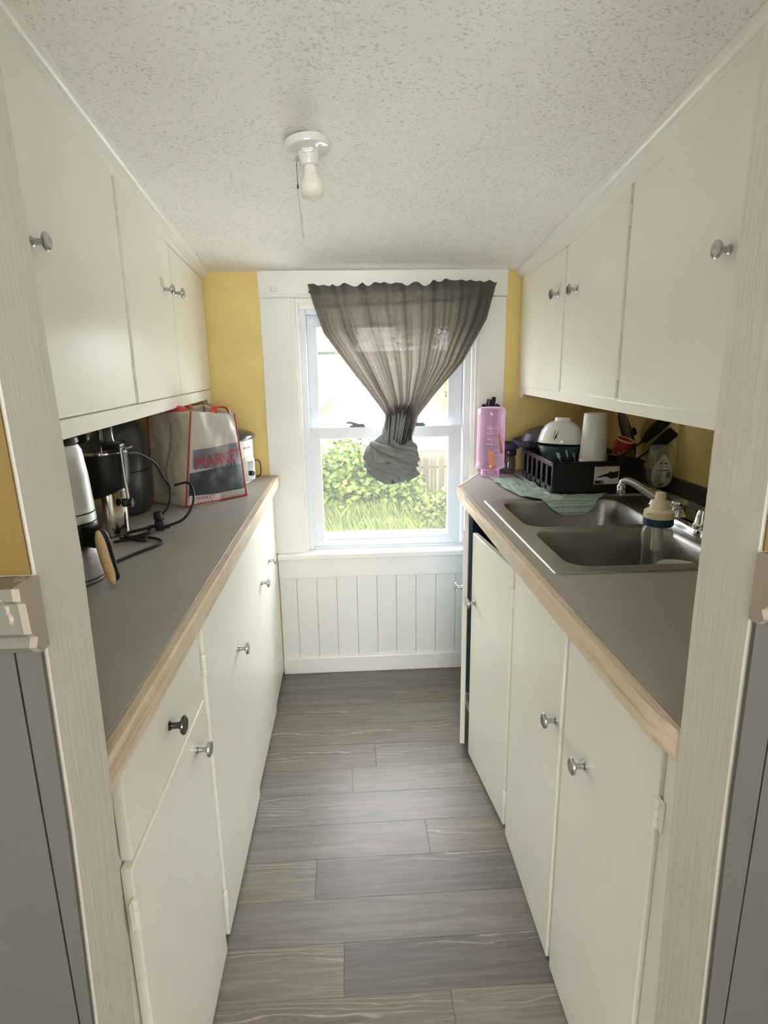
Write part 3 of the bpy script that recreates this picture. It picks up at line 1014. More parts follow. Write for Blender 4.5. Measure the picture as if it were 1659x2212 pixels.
b.tube(pts, [.0125 - .003 * i / (len(pts) - 1) for i in range(len(pts))], 12)
b.obj('spout', M['chrome'], fa, True)
b = B(); b.lathe([(.0, ZR + .084), (.0112, ZR + .084), (.0122, ZR + .080), (.0122, ZR + .060), (.011, ZR + .056), (0, ZR + .056)], (fx - .111, 1.702, 0), 18)
b.obj('aerator', M['chrome'], fa, True)
for hy, tipx, tipy in ((1.462, .070, -.028), (1.70, -.052, .030)):
    b = B()
    b.lathe([(.026, ZR + .019), (.0255, ZR + .025), (.021, ZR + .030), (.018, ZR + .048), (.013, ZR + .064), (0, ZR + .068)], (fx, hy, 0), 24)
    b.obj('handle', M['chrome'], fa, True)
    b = B()
    b.tube(bez([(fx, hy, ZR + .060), (fx + tipx * .3, hy + tipy * .3, ZR + .068), (fx + tipx * .6, hy + tipy * .6, ZR + .063), (fx + tipx, hy + tipy, ZR + .070)], 5), [.011] * 6 + [.009] * 5 + [.008] * 4 + [.004], 10, flat=.5)
    b.obj('lever', M['chrome'] if hy < 1.5 else M['clear'], fa, True)

# ------------------------------------------------------------------ soap bottle and plate in the near bowl
zb = CT + .0035 - .165
sb = thing('soap_bottle', 'clear soap bottle with cream pump top standing in the near sink bowl', 'bottle', (.765, 1.43, zb))
c = (.765, 1.43, 0)
b = B(); b.lathe([(0, zb + .002), (.030, zb + .002), (.036, zb + .006), (.037, zb + .02), (.036, zb + .06), (.033, zb + .10), (.034, zb + .15), (.037, zb + .176), (.036, zb + .192), (.031, zb + .200), (.031, .940)], c, 28)
b.obj('body', M['clear'], sb, True)
b = B(); b.lathe([(.0345, .940), (.0360, .942), (.0360, .958), (.0345, .960), (0, .960)], c, 28); b.obj('collar_ring', M['ring'], sb, True, label='dark blue collar ring')
b = B(); b.lathe([(.0355, .959), (.0365, .966), (.0350, .971), (.0355, .975), (.0300, .979), (.0230, .982), (.0220, .996), (.0200, 1.001), (.0130, 1.003), (.0125, 1.016), (.0115, 1.022), (0, 1.024)], c, 28)
b.box(.728, .742, 1.412, 1.43, .970, .975, .002)
b.obj('pump_top', M['cream'], sb, True, label='cream plastic pump top')
b = B(); b.lathe([(0, .873), (.0120, .873), (.0135, .878), (.0135, .940)], c, 18); b.obj('dip_tube', M['cream'], sb, True, label='thick cream dip tube')
pl_c = (.768, 1.322, zb)
b = B(); b.lathe([(0, .005), (.030, .005), (.032, .001), (.036, .002), (.038, .012), (.043, .050), (.047, .100), (.0490, .1275), (.0500, .1300), (.0490, .1318), (.0470, .1290), (.0445, .100), (.040, .050), (.034, .012), (0, .010)], pl_c, 36)
tag(b.obj('tall_bowl', M['ceramic'], None, True), 'white deep bowl whose rim shows inside the near sink bowl', 'bowl')

# ------------------------------------------------------------------ dish rack
rk = thing('dish_rack', 'black plastic dish rack with slotted side beyond the sink', 'dish rack', (.82, 2.13, CT))
RX0, RX1, RY0, RY1, RZ0, RZ1 = .672, .985, 1.965, 2.315, CT + .004, 1.008
b = B()
b.box(RX0, RX1, RY0, RY1, RZ0, RZ0 + .004, .001)
b.box(RX0 + .002, RX1 - .002, RY0, RY0 + .005, RZ0, RZ1, .002); b.box(RX0 + .002, RX1, RY1 - .005, RY1, RZ0, RZ1, .002)
b.box(RX1 - .005, RX1, RY0, RY1, RZ0, RZ1, .002)
b.tube(bez([(RX0 + .012, RY0 + .003, RZ1), (RX0 + .4 * .0, RY0 + .012, RZ1), (RX0, RY0 + .03, RZ1)], 4), .004, 8)
b.obj('basin', M['black'], rk, True)
b = B(); pt = [(RX0 + .006, RY0 + .001), (RX1 - .001, RY0 + .001), (RX1 - .001, RY1 - .001), (RX0 + .001, RY1 - .001), (RX0 + .001, RY0 + .006)]
for a, c_ in zip(pt, pt[1:] + pt[:1]):
    b.tube([(*a, RZ1), (*c_, RZ1)], .0042, 8)
b.obj('rim', M['black'], rk, True)
# slotted side: posts, top and bottom bands, small loops inside each slot
ny = 6
for k in range(ny + 1):
    y = RY0 + .004 + (RY1 - RY0 - .008) * k / ny
    B().box(RX0 - .001, RX0 + .005, y - .009 if 0 < k < ny else y - .006, y + .009 if 0 < k < ny else y + .006, RZ0, RZ1, .003, 2).obj('slot_post', M['charcoal'], rk)
B().box(RX0 - .001, RX0 + .005, RY0, RY1, RZ0, RZ0 + .026, .002).obj('lower_band', M['charcoal'], rk)
B().box(RX0 - .002, RX0 + .006, RY0, RY1, RZ1 - .014, RZ1 + .003, .003, 2).obj('upper_band', M['charcoal'], rk)
for k in range(ny):
    y = RY0 + .004 + (RY1 - RY0 - .008) * (k + .5) / ny
    b = B(); b.tube(bez([(RX0 + .012, y - .006, RZ0 + .02), (RX0 + .012, y - .006, RZ0 + .055), (RX0 + .012, y, RZ0 + .064), (RX0 + .012, y + .006, RZ0 + .055), (RX0 + .012, y + .006, RZ0 + .02)], 4), .0016, 6)
    b.obj('plate_loop', M['charcoal'], rk, True)
b = B(); b.tube(bez([(RX0 - .030, RY1 - .01, CT + .006), (RX0 - .022, RY0 + .16, CT + .005), (RX0 - .004, RY0 - .002, CT + .006)], 6), .0035, 6)
b.obj('drip_lip', M['charcoal'], rk, True)
# printed sticker on the near face
ry = RY0 - .0006


def on_rack(x, y, h):
    return Vector((.866 + x, ry - h, .968 + y))


b = B(); b.box(.815, .900, ry - .0002, ry + .0004, .934, .994, .0001); st = b.obj('sticker', M['paperlabel'], rk, label='white printed sticker with a dark picture')
b = B(); b.prism([(-.045, -.012), (-.02, -.002), (.0, .004), (.008, .010), (.014, .006), (.034, .010), (.034, -.012), (.010, -.016), (-.008, -.008)], 0, .0003)
for v in b.b.verts:
    v.co = on_rack(v.co.x - .003, v.co.y, .0005 + v.co.z)
b.obj('sticker_picture', M['text_dark'], st)
b = B(); b.box(.818, .848, ry - .0006, ry - .0001, .936, .947); b.obj('sticker_band', M['text_dark'], st)
b = B()
pts = [on_rack(-.027 + .018 * math.cos(a), .019 + .005 * math.sin(a), .0006) for a in [2 * PI * k / 20 for k in range(21)]]
b.tube(pts, .0008, 5); b.obj('sticker_oval', M['text_red'], st)
printed('sticker_number', text_mesh('17', .011, lambda x, y, h: on_rack(-.0245 + x, -.0265 + y, .0009 + h)), M['text_white'], st)

# ------------------------------------------------------------------ things in and beside the rack
# white bowl upside down on a teal bowl
Rt = Matrix.Rotation(math.radians(3), 4, 'Y') @ Matrix.Rotation(math.radians(-3), 4, 'X')
c = (.757, 2.14, 1.052)
b = B(); b.lathe([(.0765, .002), (.080, 0), (.081, .003), (.0785, .018), (.071, .042), (.058, .062), (.042, .074), (.029, .078), (.0275, .084), (.0265, .090), (.0240, .090), (.0225, .082), (0, .081)], c, 40, Rt)
wb = b.obj('rice_bowl', M['ceramic'], None, True); tag(wb, 'white bowl with a dark twig motif upside down in the rack', 'bowl')
b = B()


def bowl_pt(a, z):
    r = lerp_tab([(0, .0812), (.018, .0787), (.042, .0712), (.062, .0582)], z) + .0004
    return Vector(c) + Rt @ Vector((r * math.cos(a), r * math.sin(a), z))


a0 = -PI / 2 - .62
for seg in (((-.02, .012), (.05, .036)), ((.12, .02), (-.03, .030)), ((-.14, .024), (.03, .022)), ((.02, .018), (.12, .044)), ((-.06, .030), (-.03, .046))):
    (u0, z0), (u1, z1) = seg
    b.tube([bowl_pt(a0 + u0 + (u1 - u0) * k / 4, z0 + (z1 - z0) * k / 4) for k in range(5)], .0011, 5)
b.obj('twig_motif', M['text_dark'], wb)
b = B(); b.lathe([(0, -.082), (.030, -.082), (.033, -.076), (.048, -.066), (.066, -.044), (.078, -.012), (.082, 0), (.0795, .001), (.0755, -.012), (.063, -.042), (.04, -.066), (0, -.070)], (.757, 2.14, 1.047), 36)
tag(b.obj('serving_bowl', M['teal'], None, True), 'dark teal bowl beneath the upturned white bowl in the rack', 'bowl')
# tall white cup
c = (.834, 2.035, .985)
b = B(); b.lathe([(.0445, .02), (.045, .016), (.0448, .026), (.0372, .176), (.0355, .180), (0, .181)], c, 32)
cu_ = b.obj('tall_cup', M['white'], None, True); tag(cu_, 'tall white cup upside down at the front of the rack', 'cup')
b = B(); b.lathe([(.0430, 0), (.0455, .0), (.0460, .008), (.0455, .0165), (.044, .018)], c, 32); b.obj('cup_rim', M['cream'], cu_, True, label='yellowed rim band')
# red lettered cup, tilted
Rt = Matrix.Rotation(math.radians(12), 4, 'Y') @ Matrix.Rotation(math.radians(14), 4, 'X')
c = (.935, 2.075, .985)
b = B(); b.lathe([(0, 0), (.023, 0), (.024, .002), (.030, .088), (.0315, .090), (.0305, .092), (.029, .089), (.023, .006), (0, .005)], c, 28, Rt)
rc = b.obj('red_cup', M['redp'], None, True); tag(rc, 'small red paper cup with dark lettering tilted in the rack', 'cup')
b = B(); b.lathe([(.0300, .087), (.0320, .090), (.0306, .0925), (.029, .0895)], c, 28, Rt); b.obj('rolled_rim', M['cream'], rc, True, label='cream rolled rim')


def on_red(x, y, h):
    ca, sa = math.cos(.5), math.sin(.5)
    x, y = x * ca - y * sa, x * sa + y * ca
    z = .045 + y; r = .0241 + .006 * z / .088 + .0004 + h
    a = -PI / 2 - .05 + x / r
    return Vector(c) + Rt @ Vector((r * math.cos(a), r * math.sin(a), z))


printed('cup_lettering_outline', text_mesh('THIN', .027, lambda x, y, h: on_red(x, y, .0001), bold=.0014), M['text_white'], rc)
printed('cup_lettering', text_mesh('THIN', .027, lambda x, y, h: on_red(x, y, .0006), bold=.0003), M['text_dark'], rc)
# wire strainer
b = B(); cc = Vector((.885, 2.01, 1.020)); Rt = Matrix.Rotation(math.radians(-14), 4, 'X') @ Matrix.Rotation(math.radians(10), 4, 'Y')
b.lathe([(0, -.016), (.012, -.0145), (.022, -.008), (.027, 0), (.0285, .001), (.0275, .003), (.0255, .001), (.020, -.006), (0, -.013)], cc, 28, Rt)
b.tube([cc + Rt @ Vector((-.028, 0, .001)), cc + Rt @ Vector((-.034, .004, .004)), cc + Rt @ Vector((-.034, -.004, .004)), cc + Rt @ Vector((-.028, 0, .001))], .0014, 6)
b.tube([cc + Rt @ Vector((.027, .004, .001)), cc + Rt @ Vector((.075, .06, .02))], .003, 6)
tag(b.obj('strainer', M['steel'], None, True), 'small shiny steel strainer resting on the rack edge', 'strainer')
# cutlery: forks and spoon standing in the rack
for i, (x, y, dx, dy, dz, kind) in enumerate(((.735, 1.995, -.030, .010, .090, 0), (.752, 2.0, -.018, .012, .100, 1), (.768, 2.002, .012, .010, .082, 0), (.780, 2.01, -.020, .004, .088, 0))):
    b = B(); p = Vector((x, y, .935)); d = Vector((dx, dy, dz))
    b.tube([p, p + d * .5, p + d * .8], [.002, .0016, .002], 6)
    if kind == 0:
        b.tube([p + d * .78, p + d * .86, p + d * .95], [.003, .005, .005], 8, flat=.3)
        for k in (-1, 0, 1):
            b.tube([p + d * .93 + Vector((k * .0035, 0, 0)), p + d * 1.14 + Vector((k * .004, 0, 0))], .0009, 5)
    else:
        b.tube([p + d * .78, p + d * .88, p + d * 1.0, p + d * 1.08, p + d * 1.12], [.003, .008, .010, .007, .002], 10, flat=.3)
    o = b.obj('fork' if kind == 0 else 'spoon', M['steel'], None, True)
    tag(o, ('steel fork standing in the rack below the white bowl', 'steel spoon standing among the forks in the rack', 'steel fork leaning towards the tall white cup', 'steel fork standing behind the other forks')[i], 'cutlery')
# big dark lid leaning on the wall
b = B(); Rt = Matrix.Rotation(math.radians(72), 4, 'Y') @ Matrix.Rotation(.2, 4, 'X')
b.lathe([(0, .012), (.05, .012), (.085, .006), (.092, 0), (.090, -.003), (.083, .001), (.05, .006), (0, .006)], (1.015, 2.18, 1.075), 40, Rt)
b.lathe([(.004, .012), (.006, .02), (.016, .026), (.014, .032), (0, .033)], (1.015, 2.18, 1.075), 16, Rt)
tag(b.obj('pan_lid', M['charcoal'], None, True), 'dark round pan lid leaning on the yellow wall behind the tall cup', 'lid')


# black spatulas
def spatula(p0, p1, p2, wid, label, up_=Vector((0, 1, 0))):
    b = B()
    p0, p1, p2 = Vector(p0), Vector(p1), Vector(p2)
    b.tube([p0, p0.lerp(p1, .6), p1], [.006, .005, .006], 10, flat=.6)
    d = (p2 - p1).normalized(); side = d.cross(Vector((0, -1, 0))).normalized()
    nrm = side.cross(d).normalized()
    L = (p2 - p1).length
    prof = [(0, .008), (.12, .014), (.3, wid * .85), (.5, wid), (.9, wid), (1.0, wid * .82)]
    rings = []
    for t, wd in prof:
        q = p1 + d * (L * t); th = .0035 if t < .3 else .002
        rings.append(b.ring([q + side * wd + nrm * th, q - side * wd + nrm * th, q - side * wd - nrm * th, q + side * wd - nrm * th]))
    b.skin(rings)
    tag(b.obj('spatula', M['blackm'], None, True), label, 'utensil')


spatula((.90, 2.02, 1.000), (.995, 2.015, 1.068), (1.072, 2.0, 1.150), .020, 'black spatula whose blade reaches up behind the cabinet rail')
spatula((.935, 1.995, .985), (1.035, 2.025, 1.040), (1.088, 1.985, 1.105), .021, 'black spatula behind the clear detergent bottle')
# detergent bottle, upside down
dc = (1.030, 1.945, CT)
db = thing('detergent_bottle', 'clear dish soap bottle standing upside down beside the dish rack', 'bottle', dc)
prof = [(.016, .022), (.028, .030), (.042, .050), (.0485, .080), (.0485, .105), (.044, .135), (.0385, .160), (.035, .166), (0, .1665)]
b = B(); b.lathe(prof, dc, 32, None, 1, .62); b.obj('body', M['clear'], db, True)
b = B(); b.lathe([(0, .001), (.020, .001), (.021, .004), (.020, .021), (.017, .023), (0, .023)], dc, 24); b.obj('cap', M['blackm'], db, True)


def on_det(x, z, h):
    r = lerp_tab([(.022, .016), (.030, .028), (.050, .042), (.080, .0485), (.105, .0485), (.135, .044), (.166, .035)], z) + .0005 + h
    x = max(-r * .98, min(r * .98, x))
    yy = -math.sqrt(max(0, r * r - x * x)) * .62
    ca = math.cos(-.2); sa = math.sin(-.2)
    return Vector((dc[0] + x * ca - yy * sa, dc[1] + x * sa + yy * ca, dc[2] + z))


b = B()
lab = [(.030, .012), (.038, .024), (.05, .031), (.07, .033), (.09, .030), (.11, .022), (.125, .013), (.140, .003)]
b.grid(lambda u, v: on_det((u * 2 - 1) * lerp_tab(lab, .030 + .110 * v), .030 + .110 * v, .0004), 10, 16)
lb_ = b.obj('label', M['paperlabel'], db, True, label='white teardrop back label')
b = B()
for z, x0, x1, t in ((.086, -.022, .020, .0012), (.100, -.012, .012, .0006), (.112, -.009, .009, .0008), (.120, -.006, .006, .0008)):
    b.grid(lambda u, v: on_det(x0 + (x1 - x0) * u, z + t * v * 2, .0009), 6, 1)
for k in range(9):
    z = .046 + .0038 * k
    b.grid(lambda u, v: on_det(-.024 + (.018 + .004 * ((k * 5) % 3)) * u, z + .0009 * v, .0009), 4, 1)
for k in range(10):
    x0 = -.008 + k * .0016
    b.grid(lambda u, v: on_det(x0 + (.0006 + .0004 * (k % 3)) * u, .034 + .010 * v, .0009), 1, 2)
for q in ((.014, .024, .072, .074), (.014, .024, .062, .064), (.013, .0155, .064, .082), (.0225, .025, .064, .082), (.014, .024, .080, .082), (.017, .021, .069, .0745), (-.011, -.005, .108, .1135), (.005, .011, .108, .1135)):
    b.grid(lambda u, v: on_det(q[0] + (q[1] - q[0]) * u, q[2] + (q[3] - q[2]) * v, .0010), 2, 2)
b.obj('label_print', M['text_dark'], lb_)

# pans and containers left of the bowl
b = B(); Rt = Matrix.Rotation(math.radians(-10), 4, 'Y') @ Matrix.Rotation(math.radians(4), 4, 'X')
c = (.735, 2.27, 1.062)
b.lathe([(.060, .026), (.066, .024), (.080, .004), (.084, 0), (.082, -.001), (.076, .003), (.060, .020), (0, .021)], c, 36, Rt)
b.lathe([(0, .0265), (.06, .0262)], c, 36, Rt)
tag(b.obj('frying_pan', M['bluegrey'], None, True), 'dark blue grey pan turned over on the pile beside the rack wall', 'pan')
b = B(); c = (.700, 2.285, 1.026); Rt = Matrix.Rotation(math.radians(-6), 4, 'Y')
b.lathe([(0, -.004), (.050, -.002), (.066, .012), (.076, .026), (.078, .029), (.075, .029), (.064, .014), (.048, .002), (0, .0)], c, 32, Rt)
tag(b.obj('container_lid', M['purple'], None, True), 'smoky purple plastic lid under the overturned pan', 'lid')
jc = (.640, 2.415, CT)
jr = thing('glass_jar', 'glass jar with a dark lid between the pink bottle and the rack', 'jar', jc)
b = B(); b.lathe([(0, .002), (.027, .002), (.030, .006), (.030, .060), (.026, .068), (.026, .074)], jc, 26); b.obj('body', M['jar'], jr, True)
b = B(); b.lathe([(.027, .070), (.031, .072), (.0325, .078), (.0325, .092), (.030, .096), (0, .097)], jc, 26); b.obj('lid', M['charcoal'], jr, True)
b = B(); c = (.655, 2.345, 0)
b.lathe([(0, .985), (.020, .985), (.034, .990), (.040, 1.002), (.042, 1.012), (.039, 1.013), (.034, 1.0), (.018, .991), (0, .990)], (.648, 2.412, .008), 28)
tag(b.obj('small_pan', M['bluegrey'], None, True), 'small dark dish resting on top of the glass jar', 'dish')

# pink water bottle, upside down
pc = (.553, 2.355, CT)
pb = thing('water_bottle', 'translucent pink water bottle standing upside down on the worktop end', 'bottle', pc)
b = B(); b.lathe([(.034, .001), (.0375, .002), (.0375, .006), (.036, .008), (.0375, .012), (.036, .016), (.0375, .020), (.036, .026), (.040, .030), (.056, .036), (.0575, .044), (.054, .054), (.0535, .062), (.0545, .070), (.0535, .150), (.0525, .226), (.0545, .230), (.0545, .252), (.051, .264), (.044, .269), (.02, .266), (0, .265)], pc, 36)
b.obj('body', M['pink'], pb, True)


def on_pink(x, z, h):
    r = .0548 + h; a = -PI / 2 - .05 + x / r
    return Vector((pc[0] + r * math.cos(a), pc[1] + r * math.sin(a), pc[2] + z))


b = B()
b.grid(lambda u, v: on_pink(-.020 + .024 * u - .006 * (1 - v) * 0 + .006 * (1 - v), .034 + .078 * v - .006 * u * v, .0045 if v < .12 else .0006), 4, 8)
b.grid(lambda u, v: on_pink(.012 + .014 * u + .020 * (1 - v), .095 + .078 * v, .0006), 4, 8)
b.obj('printed_strip', M['peach'], pb, label='peach coloured printed strip')
b = B()
for k in range(6):
    z = .090 + k * .0205
    b.grid(lambda u, v: on_pink(.006 + .004 * u, z + .004 * v, .0012), 1, 1)
    b.grid(lambda u, v: on_pink(.013 + .009 * u, z + .003 * v, .0012), 2, 1)
    if k > 1:
        b.grid(lambda u, v: on_pink(-.026 + .024 * u, z + .003 * v, .0012), 4, 1)
b.obj('time_marks', M['text_white'], pb, label='white printed time marks')
# knife block behind the bottle
kc = (.568, 2.448, CT)
kb = thing('knife_block', 'black knife block standing behind the pink water bottle', 'knife block', kc)
b = B(); b.box(.538, .598, 2.424, 2.472, CT, 1.150, .006, 2); b.obj('block', M['blackm'], kb)
for (x, z, ln, lean) in ((.545, 1.150, .022, -.004), (.559, 1.150, .042, .004), (.575, 1.150, .050, .008), (.590, 1.150, .020, .012)):
    b = B(); b.tube([(x, 2.448, z), (x + lean * .5, 2.447, z + ln * .6), (x + lean, 2.446, z + ln)], [.007, .0075, .006], 8, flat=1.3)
    b.obj('knife_handle', M['black'], kb, True)

# mint cloth lying on the worktop and hanging into the far bowl
cl_out = [((.540, 2.305), (.668, 2.285)), ((.535, 2.200), (.668, 2.18)), ((.545, 2.08), (.668, 2.05)), ((.560, 1.965), (.700, 1.950)), ((.585, 1.915), (.860, 1.945)), ((.640, 1.862), (.780, 1.862)), ((.672, 1.845), (.742, 1.845))]


def cloth(u, v):
    t = v * (len(cl_out) - 1); i = min(int(t), len(cl_out) - 2); f = t - i
    l0, r0 = cl_out[i]; l1, r1 = cl_out[i + 1]
    L = Vector(l0).lerp(Vector(l1), f); Rr = Vector(r0).lerp(Vector(r1), f)
    p = L.lerp(Rr, u)
    z = CT + .003 + .010 * abs(noise.noise(Vector((p.x * 16, p.y * 12, 3)))) + .004 * abs(noise.noise(Vector((p.x * 40, p.y * 22, 1)))) + .002 * math.sin(18 * u + 9 * v + 6 * noise.noise(Vector((u * 3, v * 3, 5)))) ** 2
    if p.y < 1.935:
        z = max(z, ZR + .002 + .004 * abs(noise.noise(Vector((p.x * 20, p.y * 20, 8)))))
    if p.y < 1.885:
        k = (1.885 - p.y); z = ZR + .003 - k * 1.1
    if v < .05:
        z = CT + .002 + z * 0
    return Vector((p.x, p.y, z))


b = B(); b.grid(cloth, 40, 60)
o = b.obj('dish_cloth', M['mint'], None, True)
so = o.modifiers.new('thickness', 'SOLIDIFY'); so.thickness = .0022; so.offset = 1
tag(o, 'mint green waffle dish cloth draped from worktop into the sink', 'cloth')

# ------------------------------------------------------------------ things on the appliance worktop
# grocery bag
bc = (-.51, 2.06, CT)
bag = thing('grocery_bag', 'tan reusable grocery bag with red seams and a dark printed front', 'bag', bc)
gL, gC, gR, gK = Vector((-.663, 2.03, CT + .001)), Vector((-.529, 1.938, CT + .001)), Vector((-.362, 2.100, CT + .001)), Vector((-.497, 2.195, CT + .001))
tL, tC, tR, tK = Vector((-.652, 2.035, 1.192)), Vector((-.490, 1.950, 1.203)), Vector((-.384, 2.100, 1.182)), Vector((-.505, 2.190, 1.208))


def face(a, b_, ta, tb, bulge, seed):
    n = (b_ - a).cross(Vector((0, 0, 1))).normalized()
    mid = Vector((-.51, 2.06, CT))
    if n.dot(a - mid) < 0:
        n = -n

    def f(u, v, off=0.0):
        p = a.lerp(b_, u).lerp(ta.lerp(tb, u), v)
        e = 16 * u * (1 - u) * v * (1 - v) if 0 <= u <= 1 else 0
        w_ = noise.noise(Vector((u * 3.1 + seed, v * 4.3, seed))) * .009 + noise.noise(Vector((u * 8 + seed, v * 9, seed * 2))) * .004
        ed = min(1, 6 * min(u, 1 - u)) * min(1, 5 * v)
        belly = .010 * math.sin(PI * min(1, v * 1.4)) if v < .72 else 0
        return p + n * (bulge * e + w_ * max(0, ed) + belly * min(1, 4 * u * (1 - u) * 2) + off)
    return f


fS = face(gL, gC, tL, tC, .004, 1.3); fF = face(gC, gR, tC, tR, .010, 4.7)
fB = face(gR, gK, tR, tK, .004, 7.7); fK = face(gK, gL, tK, tL, .006, 9.1)
for nm, f, m in (('side_panel', fS, 'bagtan'), ('front_panel', fF, 'baggrey'), ('side_panel', fB, 'bagtan'), ('back_panel', fK, 'bagtan')):
    b = B(); b.grid(lambda u, v: f(u, v), 24, 32)
    o = b.obj(nm, M[m], bag, True)
    md = o.modifiers.new('thickness', 'SOLIDIFY'); md.thickness = .0008; md.offset = 0
    if nm == 'front_panel':
        fp = o
    elif f is fS:
        sp_ = o
b = B(); b.extr(None, [gL, gC, gR, gK], [p + Vector((0, 0, .002)) for p in (gL, gC, gR, gK)]); b.obj('base', M['bagtan'], bag)
# photo print on the front
b = B(); b.grid(lambda u, v: fF(.02 + .96 * u, .10 + (.26 + .10 * u) * v, .0010), 20, 14); b.obj('photo_print', M['bagprint'], fp, True)
b = B(); b.grid(lambda u, v: fF(.06 + .92 * u, .40 + (.20 + .06 * u) * v, .0010), 20, 12); b.obj('photo_print', M['bagprint2'], fp, True)
Wf, Hf = (gR - gC).length, .30
printed('bag_lettering', text_mesh('MARKET', .056, lambda x, y, h: fF(min(.985, .53 + x / Wf), .485 + y / Hf + .08 * (x / Wf), .0034), sub=1), M['text_red'], fp)
b = B(); b.grid(lambda u, v: fF(.03 + .50 * u, .005 + .115 * v - .03 * u, .0020), 10, 4); b.obj('printed_tag', M['paperlabel'], fp, label='cream printed tag with red lettering')
printed('tag_lettering', text_mesh('MARKET\nBASKET', .0185, lambda x, y, h: fF(.28 + x / Wf, max(.004, .056 + y / Hf - .03 * (.5 + x / Wf)), .0028), sub=1), M['text_red'], fp)
Ws = (gC - gL).length
printed('web_address', text_mesh('www.shopmarketbasket.com', .0185, lambda x, y, h: fS(.56 + y / Ws, .53 - x / Hf, .0014), sub=1), M['text_brown'], sp_)
printed('side_lettering', text_mesh('for\nfarmhouse', .012, lambda x, y, h: fS(.60 + x / Ws, .16 + y / Hf, .0012), sub=1), M['text_dark'], sp_)
# red piping along the seams
for f, u in ((fS, 1.0), (fS, 0.0), (fF, 1.0), (fB, 1.0)):
    b = B(); b.tube([f(u, k / 24, .001) for k in range(25)], .0048 if (f is fS and u == 1.0) else .0032, 6, flat=.6); b.obj('seam_piping', M['red'], bag, True)
b = B(); b.tube([fF(k / 16, .012, .001) for k in range(17)], .0026, 6); b.obj('seam_piping', M['red'], bag, True)
# handles: flat red straps over the rim
for f, ua, ub, hh, q in ((fF, .52, .92, .020, 0), (fK, .25, .65, .016, 1), (fS, .42, .86, .012, 2)):
    A, Z = f(ua, .985, -.006), f(ub, .985, -.006)
    mid = (A + Z) / 2; lean = Vector((-.01, .02, 0))
    b = B(); b.tube(bez([A, A.lerp(mid, .3) + Vector((0, 0, hh)) + lean * .5, mid + Vector((0, 0, hh * 1.15)) + lean, Z.lerp(mid, .3) + Vector((0, 0, hh)) + lean * .5, Z], 6), .011, 8, flat=.35)
    b.obj('handle', M['redp'], bag, True)

# slow cooker at the far end
sc_ = (-.498, 2.352, CT)
slw = thing('slow_cooker', 'white round slow cooker with dark rim beside the window casing', 'slow cooker', sc_)
b = B(); b.lathe([(0, .004), (.105, .004), (.108, .000), (.112, .002), (.113, .018), (.118, .024), (.124, .050), (.127, .110), (.127, .166), (.125, .170)], sc_, 48); b.obj('body', M['white'], slw, True)
b = B(); b.lathe([(.122, .168), (.128, .168), (.1345, .172), (.137, .178), (.1355, .184), (.130, .188), (.120, .186)], sc_, 48); b.obj('crock_rim', M['charcoal'], slw, True, label='dark grey crock rim')
b = B(); b.lathe([(.124, .187), (.115, .194), (.085, .202), (.04, .207), (0, .208)], sc_, 40); b.obj('lid', M['lid'], slw, True, label='domed glass lid')
b = B(); b.lathe([(.006, .206), (.008, .214), (.018, .219), (.019, .225), (.015, .229), (0, .230)], sc_, 24); b.obj('lid_knob', M['charcoal'], slw, True)
R_ = Matrix.Translation(Vector(sc_)) @ Matrix.Rotation(math.radians(-32), 4, 'Z')
b = B(); b.box(.118, .150, -.030, .030, .018, .108, .010, 3, R_); ctl = b.obj('control_box', M['white'], slw, True)
b = B(); b.box(.1485, .1515, -.016, .016, .032, .096, .0015, 1, R_); b.obj('control_plate', M['satin'], ctl)
b = B(); b.lathe([(0, .010), (.009, .010), (.010, 0), (0, 0)], (0, 0, 0), 18, R_ @ Matrix.Translation((.151, 0, .048)) @ Matrix.Rotation(PI / 2, 4, 'Y')); b.obj('dial', M['blackm'], ctl, True)


def on_slow(x, y, h):
    r = .1275 + h; a = math.radians(-26) + x / r
    return Vector((sc_[0] + r * math.cos(a), sc_[1] + r * math.sin(a), sc_[2] + .140 + y))


printed('maker_lettering', text_mesh('AROMA', .013, on_slow), M['text_dark'], slw)
b = B(); b.tube(bez([(-.372, 2.320, .985), (-.350, 2.345, .982), (-.346, 2.360, .95), (-.360, 2.40, .912), (-.42, 2.46, .902)], 6), .0025, 6); b.obj('power_cord', M['blackm'], slw, True)

# dark round air fryer
ac = (-.748, 1.905, CT)
af = thing('air_fryer', 'large dark grey round air fryer between juicer and grocery bag', 'air fryer', ac)
b = B(); b.lathe([(0, .004), (.110, .004), (.116, .010), (.120, .040), (.124, .10), (.1245, .135)], ac, 48); b.obj('body', M['charcoal'], af, True)
b = B(); b.lathe([(.1235, .137), (.1235, .21), (.120, .250), (.108, .278), (.08, .292), (0, .296)], ac, 48); b.obj('upper_shell', M['charcoal'], af, True)
R_ = Matrix.Translation(Vector(ac)) @ Matrix.Rotation(math.radians(-62), 4, 'Z')
b = B(); b.box(.118, .130, -.045, .045, .150, .235, .006, 2, R_); pn = b.obj('control_panel', M['black'], af, True)
b = B()
for q in ((-.030, -.005, .205, .222), (.006, .030, .205, .222)):
    for z in (q[2], q[3]):
        b.tube([R_ @ Vector((.1305, q[0], z)), R_ @ Vector((.1305, q[1], z))], .0008, 5)
    for y in (q[0], q[1]):
        b.tube([R_ @ Vector((.1305, y, q[2])), R_ @ Vector((.1305, y, q[3]))], .0008, 5)
b.obj('panel_marks', M['satin'], pn)
b = B(); b.box(.118, .162, -.016, .016, .060, .086, .008, 3, R_); b.obj('basket_handle', M['black'], af, True)

